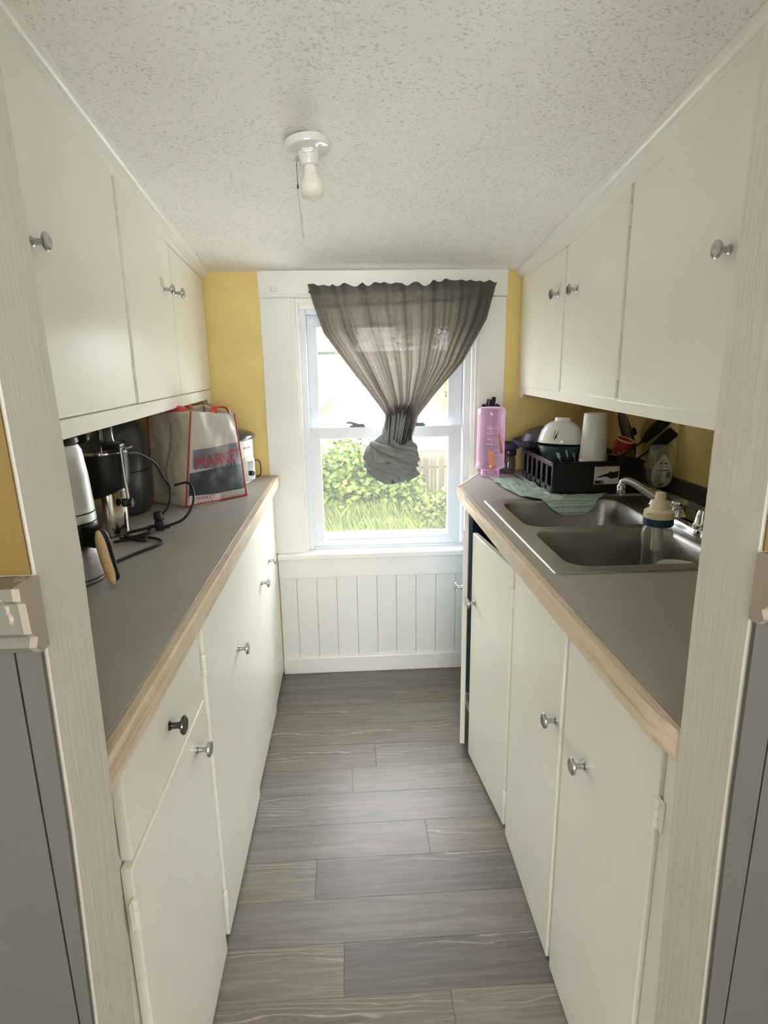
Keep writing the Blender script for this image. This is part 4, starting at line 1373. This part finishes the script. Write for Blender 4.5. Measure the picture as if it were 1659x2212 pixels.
# juicer
jx, jy = -.655, 1.645
jz = CT
jc_ = (jx, jy, jz)
jm = thing('juicer', 'black and polished steel juicer with a side arm and knob', 'juicer', jc_)
b = B(); b.lathe([(0, .001), (.044, .001), (.047, .004), (.049, .120), (.045, .135), (0, .135)], jc_, 36); b.obj('steel_base', M['steel'], jm, True, label='polished steel motor base')
b = B()
rings = []
for r, z, dz in ((.049, .114, .014), (.057, .120, .014), (.061, .138, .010), (.0625, .170, 0), (.0625, .222, 0), (.058, .226, 0)):
    rings.append(b.ring([(jx + r * math.cos(2 * PI * k / 36), jy + r * math.sin(2 * PI * k / 36), jz + z - dz * math.cos(2 * PI * k / 36 - 3.4)) for k in range(36)]))
b.skin(rings); b.obj('jug', M['black'], jm, True)
b = B(); b.lathe([(.0625, .222), (.0645, .224), (.0645, .229), (.0625, .231), (.06, .231)], jc_, 36); b.obj('rim_ring', M['chrome'], jm, True)
b = B(); b.lathe([(.060, .230), (.058, .244), (.050, .250), (.036, .254), (.034, .262), (.033, .296), (0, .297)], jc_, 32); b.obj('lid_chute', M['lid'], jm, True, label='smoky clear feed chute')
b = B(); b.box(jx + .022, jx + .070, jy - .060, jy - .020, jz + .236, jz + .252, .004, 2); b.obj('clamp', M['black'], jm, True)
b = B(); b.tube([(jx + .060, jy - .030, jz + .240), (jx + .062, jy - .030, jz + .16), (jx + .066, jy - .030, jz + .092)], .0042, 8)
b.tube([(jx + .058, jy - .030, jz + .232), (jx + .085, jy - .012, jz + .240)], .0025, 6); b.obj('side_arm', M['chrome'], jm, True)
b = B(); Rk = Matrix.Translation((jx + .050, jy - .032, jz + .094)) @ Matrix.Rotation(PI / 2, 4, 'Y') @ Matrix.Identity(4)
b.lathe([(0, 0), (.011, 0), (.012, .003), (.012, .012), (.010, .014), (.010, .022), (.0125, .023), (.0125, .027), (0, .028)], (0, 0, 0), 20, Rk); b.obj('knob', M['charcoal'], jm, True)

# kettle / coffee maker nearest the doorway
kx, ky = -.604, 1.275
km = thing('coffee_maker', 'silver coffee maker with wooden carafe handle beside the door jamb', 'coffee maker', (kx, ky, CT))
K = (kx, ky, CT)
b = B(); b.lathe([(0, .001), (.060, .001), (.066, .004), (.068, .014), (.0668, .050), (.064, .070), (.056, .080), (.045, .086)], K, 40); cf = b.obj('carafe', M['silver'], km, True)
b = B(); b.lathe([(.0668, .010), (.0688, .011), (.0688, .0125), (.0668, .0135)], K, 40); b.obj('base_line', M['blackm'], cf)
b = B(); b.lathe([(.046, .084), (.060, .090), (.0655, .100), (.0655, .126), (.063, .130), (0, .130)], K, 40)
R_ = Matrix.Translation((kx, ky, CT)) @ Matrix.Rotation(math.radians(-24), 4, 'Z')
b.box(.048, .098, -.015, .015, .084, .129, .005, 2, R_); b.obj('collar', M['black'], km, True)
b = B()
hp = bez([R_ @ Vector((.090, 0, .116)), R_ @ Vector((.102, 0, .104)), R_ @ Vector((.112, 0, .060)), R_ @ Vector((.120, 0, .014))], 6)
b.tube(hp, [.012] * 4 + [.0125] * (len(hp) - 6) + [.012, .008], 12); hd = b.obj('handle', M['black'], km, True)
b = B()
hp = [R_ @ Vector((.100 + .026 * t, -.010 - .002 * math.sin(PI * t), .122 - .112 * t)) for t in [k / 12 for k in range(13)]]
b.tube(hp, [.0035, .0075, .0095] + [.0105] * 7 + [.0095, .0075, .0035], 12); b.obj('wood_grip', M['wood'], hd, True, label='pale wooden grip insert')
b = B(); b.lathe([(.062, .131), (.064, .133), (.062, .170), (.058, .230), (.052, .280), (.046, .292), (0, .297)], K, 44); cu2 = b.obj('upper_body', M['silver'], km, True)
b = B(); b.lathe([(.0632, .150), (.0642, .151), (.0640, .1525), (.0630, .153)], K, 44); b.obj('seam_line', M['blackm'], cu2)
b = B()
rr = [(.0645 - .011 * max(0, (z - .17)) / .1, z) for z in (.165, .19, .22, .25, .268)]
b.grid(lambda u, v: (lambda r, z: Vector((kx + (r + .001) * math.cos(-1.05 + .7 * u), ky + (r + .001) * math.sin(-1.05 + .7 * u), CT + z)))(lerp_tab([(z, r) for r, z in rr], .165 + .103 * v), .165 + .103 * v), 10, 8)
b.obj('gauge_panel', M['silver'], cu2, True)
b = B(); b.lathe([(.0, .296), (.046, .294), (.049, .297), (.047, .306), (0, .308)], K, 40); b.obj('lid', M['black'], km, True)


# loose power cords
def cord(pts, r, nm, label, cat='cord', extra=None):
    b = B(); b.tube(bez(pts, 8), r, 8)
    if extra:
        extra(b)
    tag(b.obj(nm, M['blackm'], None, True), label, cat)


def plug(b):
    b.box(-.545, -.520, 1.660, 1.690, CT + .001, CT + .030, .005, 2)
    b.box(-.548, -.526, 1.664, 1.686, CT + .028, CT + .052, .006, 2)
    for k in (0, .012):
        b.box(-.524 + .0, -.506, 1.666 + k, 1.669 + k, CT + .006, CT + .012)


cord([(-.600, 1.66, 1.115), (-.585, 1.70, 1.110), (-.560, 1.76, 1.075), (-.548, 1.80, 1.020), (-.535, 1.80, 1.000), (-.515, 1.74, .985), (-.515, 1.70, .955), (-.535, 1.675, .935)], .003, 'power_cord',
     'black cord arching from the juicer top down to its plug', 'cord', plug)
cord([(-.520, 1.80, .998), (-.482, 1.80, 1.005), (-.462, 1.78, .985), (-.458, 1.745, .950), (-.475, 1.70, .920), (-.512, 1.675, .908)], .0036, 'power_cord', 'black cord looping out in front of the grocery bag')
cord([(-.600, 1.60, CT + .006), (-.575, 1.585, CT + .006), (-.545, 1.62, CT + .010), (-.565, 1.665, CT + .010), (-.540, 1.672, CT + .012), (-.560, 1.630, CT + .016), (-.600, 1.590, CT + .013), (-.560, 1.545, CT + .010), (-.535, 1.555, CT + .006), (-.560, 1.590, CT + .006), (-.61, 1.575, CT + .005)], .0042, 'power_cord', 'bundled black cord lying at the foot of the juicer')
cord([(-.610, 1.535, CT + .008), (-.560, 1.575, CT + .006), (-.520, 1.572, CT + .005), (-.492, 1.540, CT + .005), (-.492, 1.508, CT + .005), (-.525, 1.440, CT + .005), (-.552, 1.375, CT + .005), (-.575, 1.352, CT + .006)], .0036, 'power_cord', 'black cord running along the worktop to the coffee maker')

# ------------------------------------------------------------------ ceiling light
lx, ly = -.078, 1.565
lz = ceil_z(lx, ly)
LT = thing('ceiling_light', 'bare bulb in a white porcelain pull chain ceiling lampholder', 'light', (lx, ly, lz))
tilt = Matrix.Translation((lx, ly, lz)) @ Matrix.Rotation(math.radians(-7), 4, 'X') @ Matrix.Rotation(math.radians(-5), 4, 'Y')
dn = lambda p: [(r, -z) for r, z in p]
b = B(); b.lathe(dn([(.053, .0), (.053, .013), (.0515, .0165), (.048, .018), (.036, .0185), (.028, .022), (0, .022)]), (0, 0, 0), 40, tilt); b.obj('canopy', M['porc'], LT, True)
b = B(); b.lathe(dn([(.0245, .019), (.0250, .028), (.0230, .038), (.0200, .050), (.0170, .052), (.0150, .050)]), (0, 0, 0), 32, tilt)
b.box(-.014, .014, -.027, -.012, -.031, -.019, .003, 2, tilt); b.obj('socket', M['porc'], LT, True)
b = B(); b.lathe(dn([(.0145, .047), (.0150, .058), (.0172, .071), (.0215, .082), (.0265, .091), (.0280, .100), (.0270, .109), (.0220, .118), (.013, .1235), (0, .1255)]), (0, 0, 0), 32, tilt); b.obj('bulb', M['bulb'], LT, True)
b = B()
cx_, cy_ = lx - .026, ly - .004
b.tube([(lx - .018, cy_, lz - .033), (cx_ + .002, cy_, lz - .034), (cx_, cy_, lz - .040)], [.005, .005, .003], 10); b.obj('chain_guide', M['satin'], LT, True)
b = B()
for k in range(14):
    z = lz - .044 - k * .0032
    b.lathe([(0, z + .0013), (.0012, z + .0006), (.0013, z), (.0012, z - .0006), (0, z - .0013)], (cx_ + .0002 * k * .5, cy_, 0), 6)
b.tube([(cx_, cy_, lz - .044), (cx_ + .001, cy_, lz - .090)], .0005, 4)
b.lathe([(0, lz - .086), (.002, lz - .088), (.0024, lz - .096), (0, lz - .098)], (cx_ + .001, cy_, 0), 8)
b.obj('bead_chain', M['bronze'], LT, True)
b = B(); z0 = lz - .097
b.tube(bez([(cx_ + .001, cy_, z0), (cx_ + .003, cy_, z0 - .03), (cx_ + .006, cy_, z0 - .06), (cx_ + .005, cy_, z0 - .085), (cx_ + .009, cy_, z0 - .105)], 5), .0009, 5)
b.tube(bez([(cx_ + .006, cy_, z0 - .055), (cx_ + .009, cy_, z0 - .075), (cx_ + .008, cy_, z0 - .09), (cx_ + .011, cy_, z0 - .105)], 5), .0009, 5)
b.obj('pull_string', M['cord'], LT, True)

# ------------------------------------------------------------------ curtain
cur = thing('curtain', 'dark grey sheer curtain twisted into a hanging knot in the window', 'curtain', (.2, 2.45, 1.62))
LXZ = [(0, (-.140, 1.628)), (.12, (-.122, 1.560)), (.30, (-.086, 1.452)), (.54, (.017, 1.312)), (.76, (.114, 1.186)), (.84, (.146, 1.140)), (1, (.140, 1.035))]
RXZ = [(0, (.580, 1.640)), (.12, (.566, 1.585)), (.30, (.541, 1.497)), (.54, (.453, 1.341)), (.76, (.344, 1.218)), (.84, (.278, 1.136)), (1, (.244, 1.035))]


def tab2(tab, t):
    for (a, p), (c_, q) in zip(tab, tab[1:]):
        if t <= c_:
            f = (t - a) / (c_ - a); f2 = f
            return Vector(p).lerp(Vector(q), f2)
    return Vector(tab[-1][1])


ph = [random.uniform(0, 6.28) for _ in range(6)]


def fold(u):
    return (.55 * math.sin(2 * PI * 11 * u + ph[0] + 1.1 * math.sin(2 * PI * 2 * u + ph[1])) + .35 * math.sin(2 * PI * 19 * u + ph[2] + .8 * math.sin(2 * PI * 3 * u + ph[3])) + .25 * math.sin(2 * PI * 5 * u + ph[4]))


def cpt(u, v):
    L = tab2(LXZ, v); Rr = tab2(RXZ, v)
    p = L.lerp(Rr, u)
    sag = -.012 * math.sin(PI * u) * v
    amp = lerp_tab([(0, .010), (.10, .008), (.3, .017), (.65, .022), (.84, .012), (1, .009)], v)
    y = 2.446 + amp * fold(u) - .010 * v
    y += lerp_tab([(0, 0), (.6, 0), (.84, .025), (1, .045)], v) * (1 - math.sqrt(max(0, 1 - (2 * u - 1) ** 2))) * .8 - lerp_tab([(0, 0), (.7, 0), (.84, .018), (1, .050)], v)
    x = p.x + .004 * fold(u + .013) * (1 - v * .5)
    z = p.y + sag
    if v < .06:
        z += (.014 * noise.noise(Vector((u * 22, 1.7, 0))) + .006 * fold(u)) * (1 - v / .06)
    if .08 < v < .13:
        y -= .004
    return Vector((x, y, z))


b = B(); b.grid(cpt, 300, 70, uv=lambda u, v: (u * 1.5, v * .6))
b.obj('panel', M['curtain'], cur, True, angle=80)
b = B(); b.tube([(-.140, 2.4715, 1.606), (.575, 2.4715, 1.614)], .004, 10); b.obj('rod', M['blackm'], cur, True)


def blob(c, rx, ry_, rz, tw, amp, nz=40, nth=72, seed=0):
    b = B(); rings = []
    for j in range(nz + 1):
        t = -PI / 2 + PI * j / nz
        ring = []
        for k in range(nth):
            th = 2 * PI * k / nth
            s_ = th * 1.0 + tw * math.sin(t) * 1.6
            d = Vector((math.cos(t) * math.cos(th), math.cos(t) * math.sin(th), math.sin(t)))
            rdg = abs(math.sin(3.5 * s_ + 1.3 * math.sin(3 * t + seed) + 2.2 * noise.noise(d * 1.6 + Vector((seed, 0, 0)))))
            r = 1 + amp * (rdg ** .45 - .7) + .07 * noise.noise(d * 2.1 + Vector((seed, 3, 1)))
            ring.append((c[0] + rx * d.x * r, c[1] + ry_ * d.y * r, c[2] + rz * d.z * r))
        rings.append(b.ring(ring))
    b.skin(rings, True, True); return b


b = blob((.168, 2.428, .962), .106, .060, .092, 1.8, .36, seed=2)
kn = b.obj('knot', M['knot'], cur, True, angle=80)
b = B(); rings = []
for i in range(25):
    t = i / 24
    z = 1.185 - .175 * t
    hw = lerp_tab([(0, .040), (.15, .050), (.30, .056), (.50, .056), (.70, .058), (.88, .070), (1, .060)], t)
    dp = lerp_tab([(0, .012), (.3, .030), (.6, .040), (1, .048)], t)
    cx2 = lerp_tab([(0, .215), (.35, .203), (.7, .190), (1, .180)], t); cy2 = lerp_tab([(0, 2.458), (.4, 2.440), (1, 2.430)], t)
    ring = []
    for k in range(96):
        a = 2 * PI * k / 96
        r = 1 + .11 * (abs(math.sin(5.5 * a + .6 * t + .8 * math.sin(2 * a))) ** .5 - .75) + .05 * noise.noise(Vector((math.cos(a) * 2, math.sin(a) * 2, t * 4)))
        ring.append((cx2 + hw * r * math.cos(a), cy2 + dp * r * math.sin(a), z))
    rings.append(b.ring(ring))
b.skin(rings)
b.obj('knot_neck', M['knot'], cur, True, angle=80)
# strap of cloth wrapped across the knot and the loose tail
b = B(); b.tube(bez([(.088, 2.40, 1.035), (.120, 2.366, 1.020), (.175, 2.352, 1.000), (.235, 2.366, .985), (.272, 2.40, .965)], 8), [.010 + .016 * math.sin(PI * k / 32) for k in range(33)], 10, flat=.6)
b.obj('knot_wrap', M['knot'], kn, True, angle=80)
b = B(); r0 = b.ring([(.215, 2.40, .892), (.262, 2.41, .925), (.258, 2.436, .925), (.212, 2.43, .890)]); r1 = b.ring([(.228, 2.395, .872), (.282, 2.40, .903), (.279, 2.420, .905), (.226, 2.415, .874)]); b.skin([r0, r1])
b.obj('loose_tail', M['knot'], kn)

# ------------------------------------------------------------------ outside
GZ = -3.35
M['lawn'] = plain('grass_ground', rgb(54, 64, 34), .9, var=.25, scale=3, spec=.05)
M['asphalt'] = plain('pale_asphalt', rgb(44, 45, 47), .85, var=.08, scale=2, spec=.05)
M['concrete'] = plain('pale_concrete', rgb(190, 187, 180), .85, var=.08, scale=3)
M['fencewood'] = plain('weathered_fence', rgb(66, 60, 50), .85, var=.2, scale=6, stretch=(4, 4, .5), spec=.05)
M['leaf1'] = plain('hedge_leaf', rgb(66, 80, 36), .55, var=.3, scale=2.5, spec=.05)
M['leaf2'] = plain('weed_leaf', rgb(64, 72, 36), .6, var=.3, scale=3, spec=.05)
M['leaf3'] = plain('tree_leaf', rgb(46, 62, 42), .6, var=.25, scale=.8, spec=.05)
M['bark'] = plain('bark', rgb(96, 84, 70), .9, var=.2)
M['house'] = plain('house_siding', rgb(214, 214, 208), .7, var=.04)
M['roof'] = plain('roof_shingle', rgb(120, 116, 112), .8, var=.12)


def hill(y):
    return GZ + max(0, (y - 44)) * .040


b = B(); ys = [2.66, 17.2, 19.0, 30, 36, 44, 60, 90, 130, 180, 260]
b.grid(lambda u, v: (lambda i: Vector((-90 + 180 * u, ys[i], hill(ys[i]) - .02)))(int(round(v * (len(ys) - 1)))), 4, len(ys) - 1)
o = b.obj('ground', M['lawn']); o['kind'] = 'structure'


def strip(nm, rowz, m, dz):
    b = B(); r = [(b.b.verts.new((x0, y, hill(y) + dz)), b.b.verts.new((x1, y, hill(y) + dz))) for x0, x1, y in rowz]
    for p, q in zip(r, r[1:]):
        b.b.faces.new((p[0], p[1], q[1], q[0]))
    bmesh.ops.recalc_face_normals(b.b, faces=b.b.faces[:])
    ex = bmesh.ops.extrude_face_region(b.b, geom=b.b.faces[:])
    for v in [e for e in ex['geom'] if isinstance(e, bmesh.types.BMVert)]:
        v.co.z -= .06
    o = b.obj(nm, m); o['kind'] = 'structure'; return o


strip('driveway', [(-9, 12, 2.9), (-9, 12, 17.0)], M['concrete'], .0)
strip('street', [(-60, 60, 32.0), (-60, 60, 44.0)], M['asphalt'], .0)
strip('road', [(-2.3, 8.2, 44.01), (-1.5, 8.6, 62), (-.4, 9.2, 90), (1.0, 10, 130), (3.2, 11.5, 200)], M['asphalt'], .0)
M['slabs'] = plain('sidewalk_concrete', rgb(74, 72, 66), .85, var=.1, spec=.05)
sw = B().box(-4.2, -4.19, 43.9, 44, GZ - .1, GZ - .05).obj('sidewalk', M['concrete']); sw['kind'] = 'structure'
for k in range(16):
    y0 = 44.2 + k * 2.6; y1 = y0 + 2.5
    xa = lambda y: lerp_tab([(44, -2.6), (62, -1.8), (90, -.7), (130, .7)], y)
    b = B(); r0 = b.ring([(xa(y0) - 2.2, y0, hill(y0) + .06), (xa(y0) - .3, y0, hill(y0) + .06), (xa(y1) - .3, y1, hill(y1) + .06), (xa(y1) - 2.2, y1, hill(y1) + .06)])
    r1 = b.ring([(xa(y0) - 2.2, y0, hill(y0) - .05), (xa(y0) - .3, y0, hill(y0) - .05), (xa(y1) - .3, y1, hill(y1) - .05), (xa(y1) - 2.2, y1, hill(y1) - .05)])
    b.skin([r0, r1]); b.obj('slab', M['slabs'], sw)


def foliage(c, rx, ry_, rz, n, size, seed, m, parent, up_=.3):
    rnd = random.Random(seed); verts = []; faces = []
    for _ in range(n):
        d = Vector((rnd.gauss(0, 1), rnd.gauss(0, 1), rnd.gauss(0, 1))).normalized()
        r = rnd.uniform(.35, 1.04) * (1 + .28 * noise.noise(d * 2.3 + Vector((seed, 0, 0))))
        p = Vector(c) + Vector((d.x * rx * r, d.y * ry_ * r, d.z * rz * r))
        if p.z < hill(p.y):
            p.z = hill(p.y) + rnd.uniform(0, .3)
        a = Vector((rnd.gauss(0, 1), rnd.gauss(0, 1), rnd.gauss(0, 1) * .5 + up_)).normalized()
        s_ = a.cross(Vector((rnd.gauss(0, 1), rnd.gauss(0, 1), rnd.gauss(0, 1)))).normalized()
        L = size * rnd.uniform(.7, 1.3); Wd = L * .34
        i = len(verts); verts += [p, p + a * L * .5 + s_ * Wd, p + a * L, p + a * L * .5 - s_ * Wd]; faces.append((i, i + 1, i + 2, i + 3))
    me = bpy.data.meshes.new('foliage'); me.from_pydata(verts, [], faces); me.materials.append(m)
    o = link('foliage', me, parent); o['kind'] = 'stuff'; return o


def bush(x, y, rx, ry_, h, n, size, seed, m, label, cat='bush', nm='bush', group=None):
    t = thing(nm, label, cat, (x, y, hill(y)), group)
    foliage((x, y, hill(y) + h * .5), rx, ry_, h * .56, n, size, seed, m, t)
    b = B()
    for k in range(4):
        a = k * 1.6
        b.tube([(x, y, hill(y)), (x + rx * .3 * math.cos(a), y + .3 * math.sin(a), hill(y) + h * .45)], [.03, .012], 6)
    b.obj('stem', M['bark'], t)
    return t


bush(-1.9, 17.6, 1.3, .8, 2.25, 2200, .20, 11, M['leaf1'], 'broad green bush at the window frame side of the hedge')
bush(-.05, 17.8, 1.15, .8, 2.3, 2400, .20, 12, M['leaf1'], 'tall leafy green bush in the lower window pane')
bush(1.35, 17.7, .85, .7, 1.75, 1700, .18, 13, M['leaf1'], 'lower green bush half hidden behind the curtain knot')
bush(2.35, 17.0, .55, .5, 1.0, 900, .15, 14, M['leaf2'], 'small yellow green bush in front of the picket fence')
bush(3.05, 16.9, .40, .4, .95, 500, .15, 15, M['leaf1'], 'little bright green shrub at the fence end')
# tall grass
rnd = random.Random(3); V_ = []; F_ = []
for _ in range(7000):
    x = rnd.uniform(-3.2, 4.4); y = rnd.uniform(16.7, 17.5); h = rnd.uniform(.25, .85) * (1 if y > 16.9 else .6)
    lx_ = rnd.gauss(0, .16); i = len(V_)
    V_ += [(x - .012, y, GZ), (x + .012, y, GZ), (x + lx_ * .4 + .008, y + .02, GZ + h * .6), (x + lx_, y + .04, GZ + h)]
    F_ += [(i, i + 1, i + 2), (i, i + 2, i + 3)]
me = bpy.data.meshes.new('tall_grass'); me.from_pydata(V_, [], F_); me.materials.append(M['leaf2'])
o = link('tall_grass', me); o['kind'] = 'stuff'; tag(o, 'long pale grass and weeds growing beside the driveway', 'grass')
# picket fence
fn = thing('picket_fence', 'weathered wooden picket fence beyond the weeds outside', 'fence', (3, 18.4, GZ))
pk = B(); pk.prism([(-.05, 0), (.05, 0), (.05, 1.72), (.028, 1.80), (0, 1.86), (-.028, 1.80), (-.05, 1.72)], -.011, .011)
for v in pk.b.verts:
    v.co = Vector((v.co.x, v.co.z, v.co.y))
PKM = pk.mesh('picket'); PKM.materials.append(M['fencewood'])
x = 1.45; k = 0
while x < 6.2:
    short = x < 2.05
    o = bpy.data.objects.new('picket', PKM); COL.objects.link(o); o.parent = fn
    o.location = (x - 3, random.uniform(-.006, .006), -.28 if short else random.uniform(-.02, .02)); o.rotation_euler = (0, random.uniform(-.015, .015), 0)
    x += .118; k += 1
for xx in (2.10, 4.4):
    B().box(xx - .07, xx + .07, 18.34, 18.48, GZ, GZ + 1.78, .01).obj('post', M['fencewood'], fn)
for zz in (.45, 1.5):
    B().box(1.42, 6.2, 18.42, 18.47, GZ + zz - .04, GZ + zz + .04, .005).obj('rail', M['fencewood'], fn)


# trees and roadside growth up the hill
def tree(x, y, h, r, n, seed, label):
    t = thing('tree', label, 'tree', (x, y, hill(y)))
    foliage((x, y, hill(y) + h * .62), r, r, h * .44, n, .75, seed, M['leaf3'], t)
    b = B(); b.tube([(x, y, hill(y)), (x + .1, y, hill(y) + h * .4), (x, y, hill(y) + h * .7)], [.28, .2, .08], 8); b.obj('trunk', M['bark'], t, True)


tree(-6.5, 74, 9.5, 3.2, 3600, 21, 'broad green tree nearest the sidewalk up the hill')
tree(-4.2, 100, 13, 4.2, 4200, 22, 'tall pale tree above the top of the road')
tree(-12, 90, 14, 4.6, 2800, 23, 'large tree at the far side of the hillside trees')
tree(4.8 + 9, 120, 13, 4.5, 2400, 24, 'tree on the far side of the road behind the curtain')
tree(-1.0, 135, 11, 3.6, 2400, 25, 'distant tree closing the end of the road')
bush(-5.6, 56, 1.3, 3.5, 1.9, 1500, .35, 31, M['leaf1'], 'roadside shrub at the lower end of the sidewalk')
bush(-4.6, 66, 1.2, 3.5, 2.0, 1500, .35, 32, M['leaf1'], 'roadside shrub halfway up the sidewalk')
bush(11.2, 60, 1.6, 5, 1.8, 1500, .4, 33, M['leaf1'], 'green verge shrub across the road from the sidewalk')
# overhead wires and their poles
for i, (za, zb_, lab) in enumerate(((3.9, 3.6, 'topmost overhead utility wire above the road'), (3.2, 3.0, 'second overhead utility wire above the road'), (2.6, 2.5, 'lowest overhead utility wire above the road'))):
    b = B(); b.tube([(-22 + 44 * k / 10, 62, za + (zb_ - za) * k / 10 - .5 * math.sin(PI * k / 10)) for k in range(11)], .018, 5)
    tag(b.obj('utility_wire', M['blackm']), lab, 'wire')
for xx, lab in ((-22, 'wooden utility pole at the wire end beyond the trees'), (22, 'wooden utility pole at the wire end across the road')):
    b = B(); b.tube([(xx, 62, hill(62)), (xx, 62, 4.6)], [.16, .12], 10); b.box(xx - .9, xx + .9, 61.9, 62.1, 3.9, 4.05, .01)
    tag(b.obj('utility_pole', M['bark']), lab, 'pole')

# tidy helper properties
for o in bpy.data.objects:
    if '_org' in o:
        del o['_org']
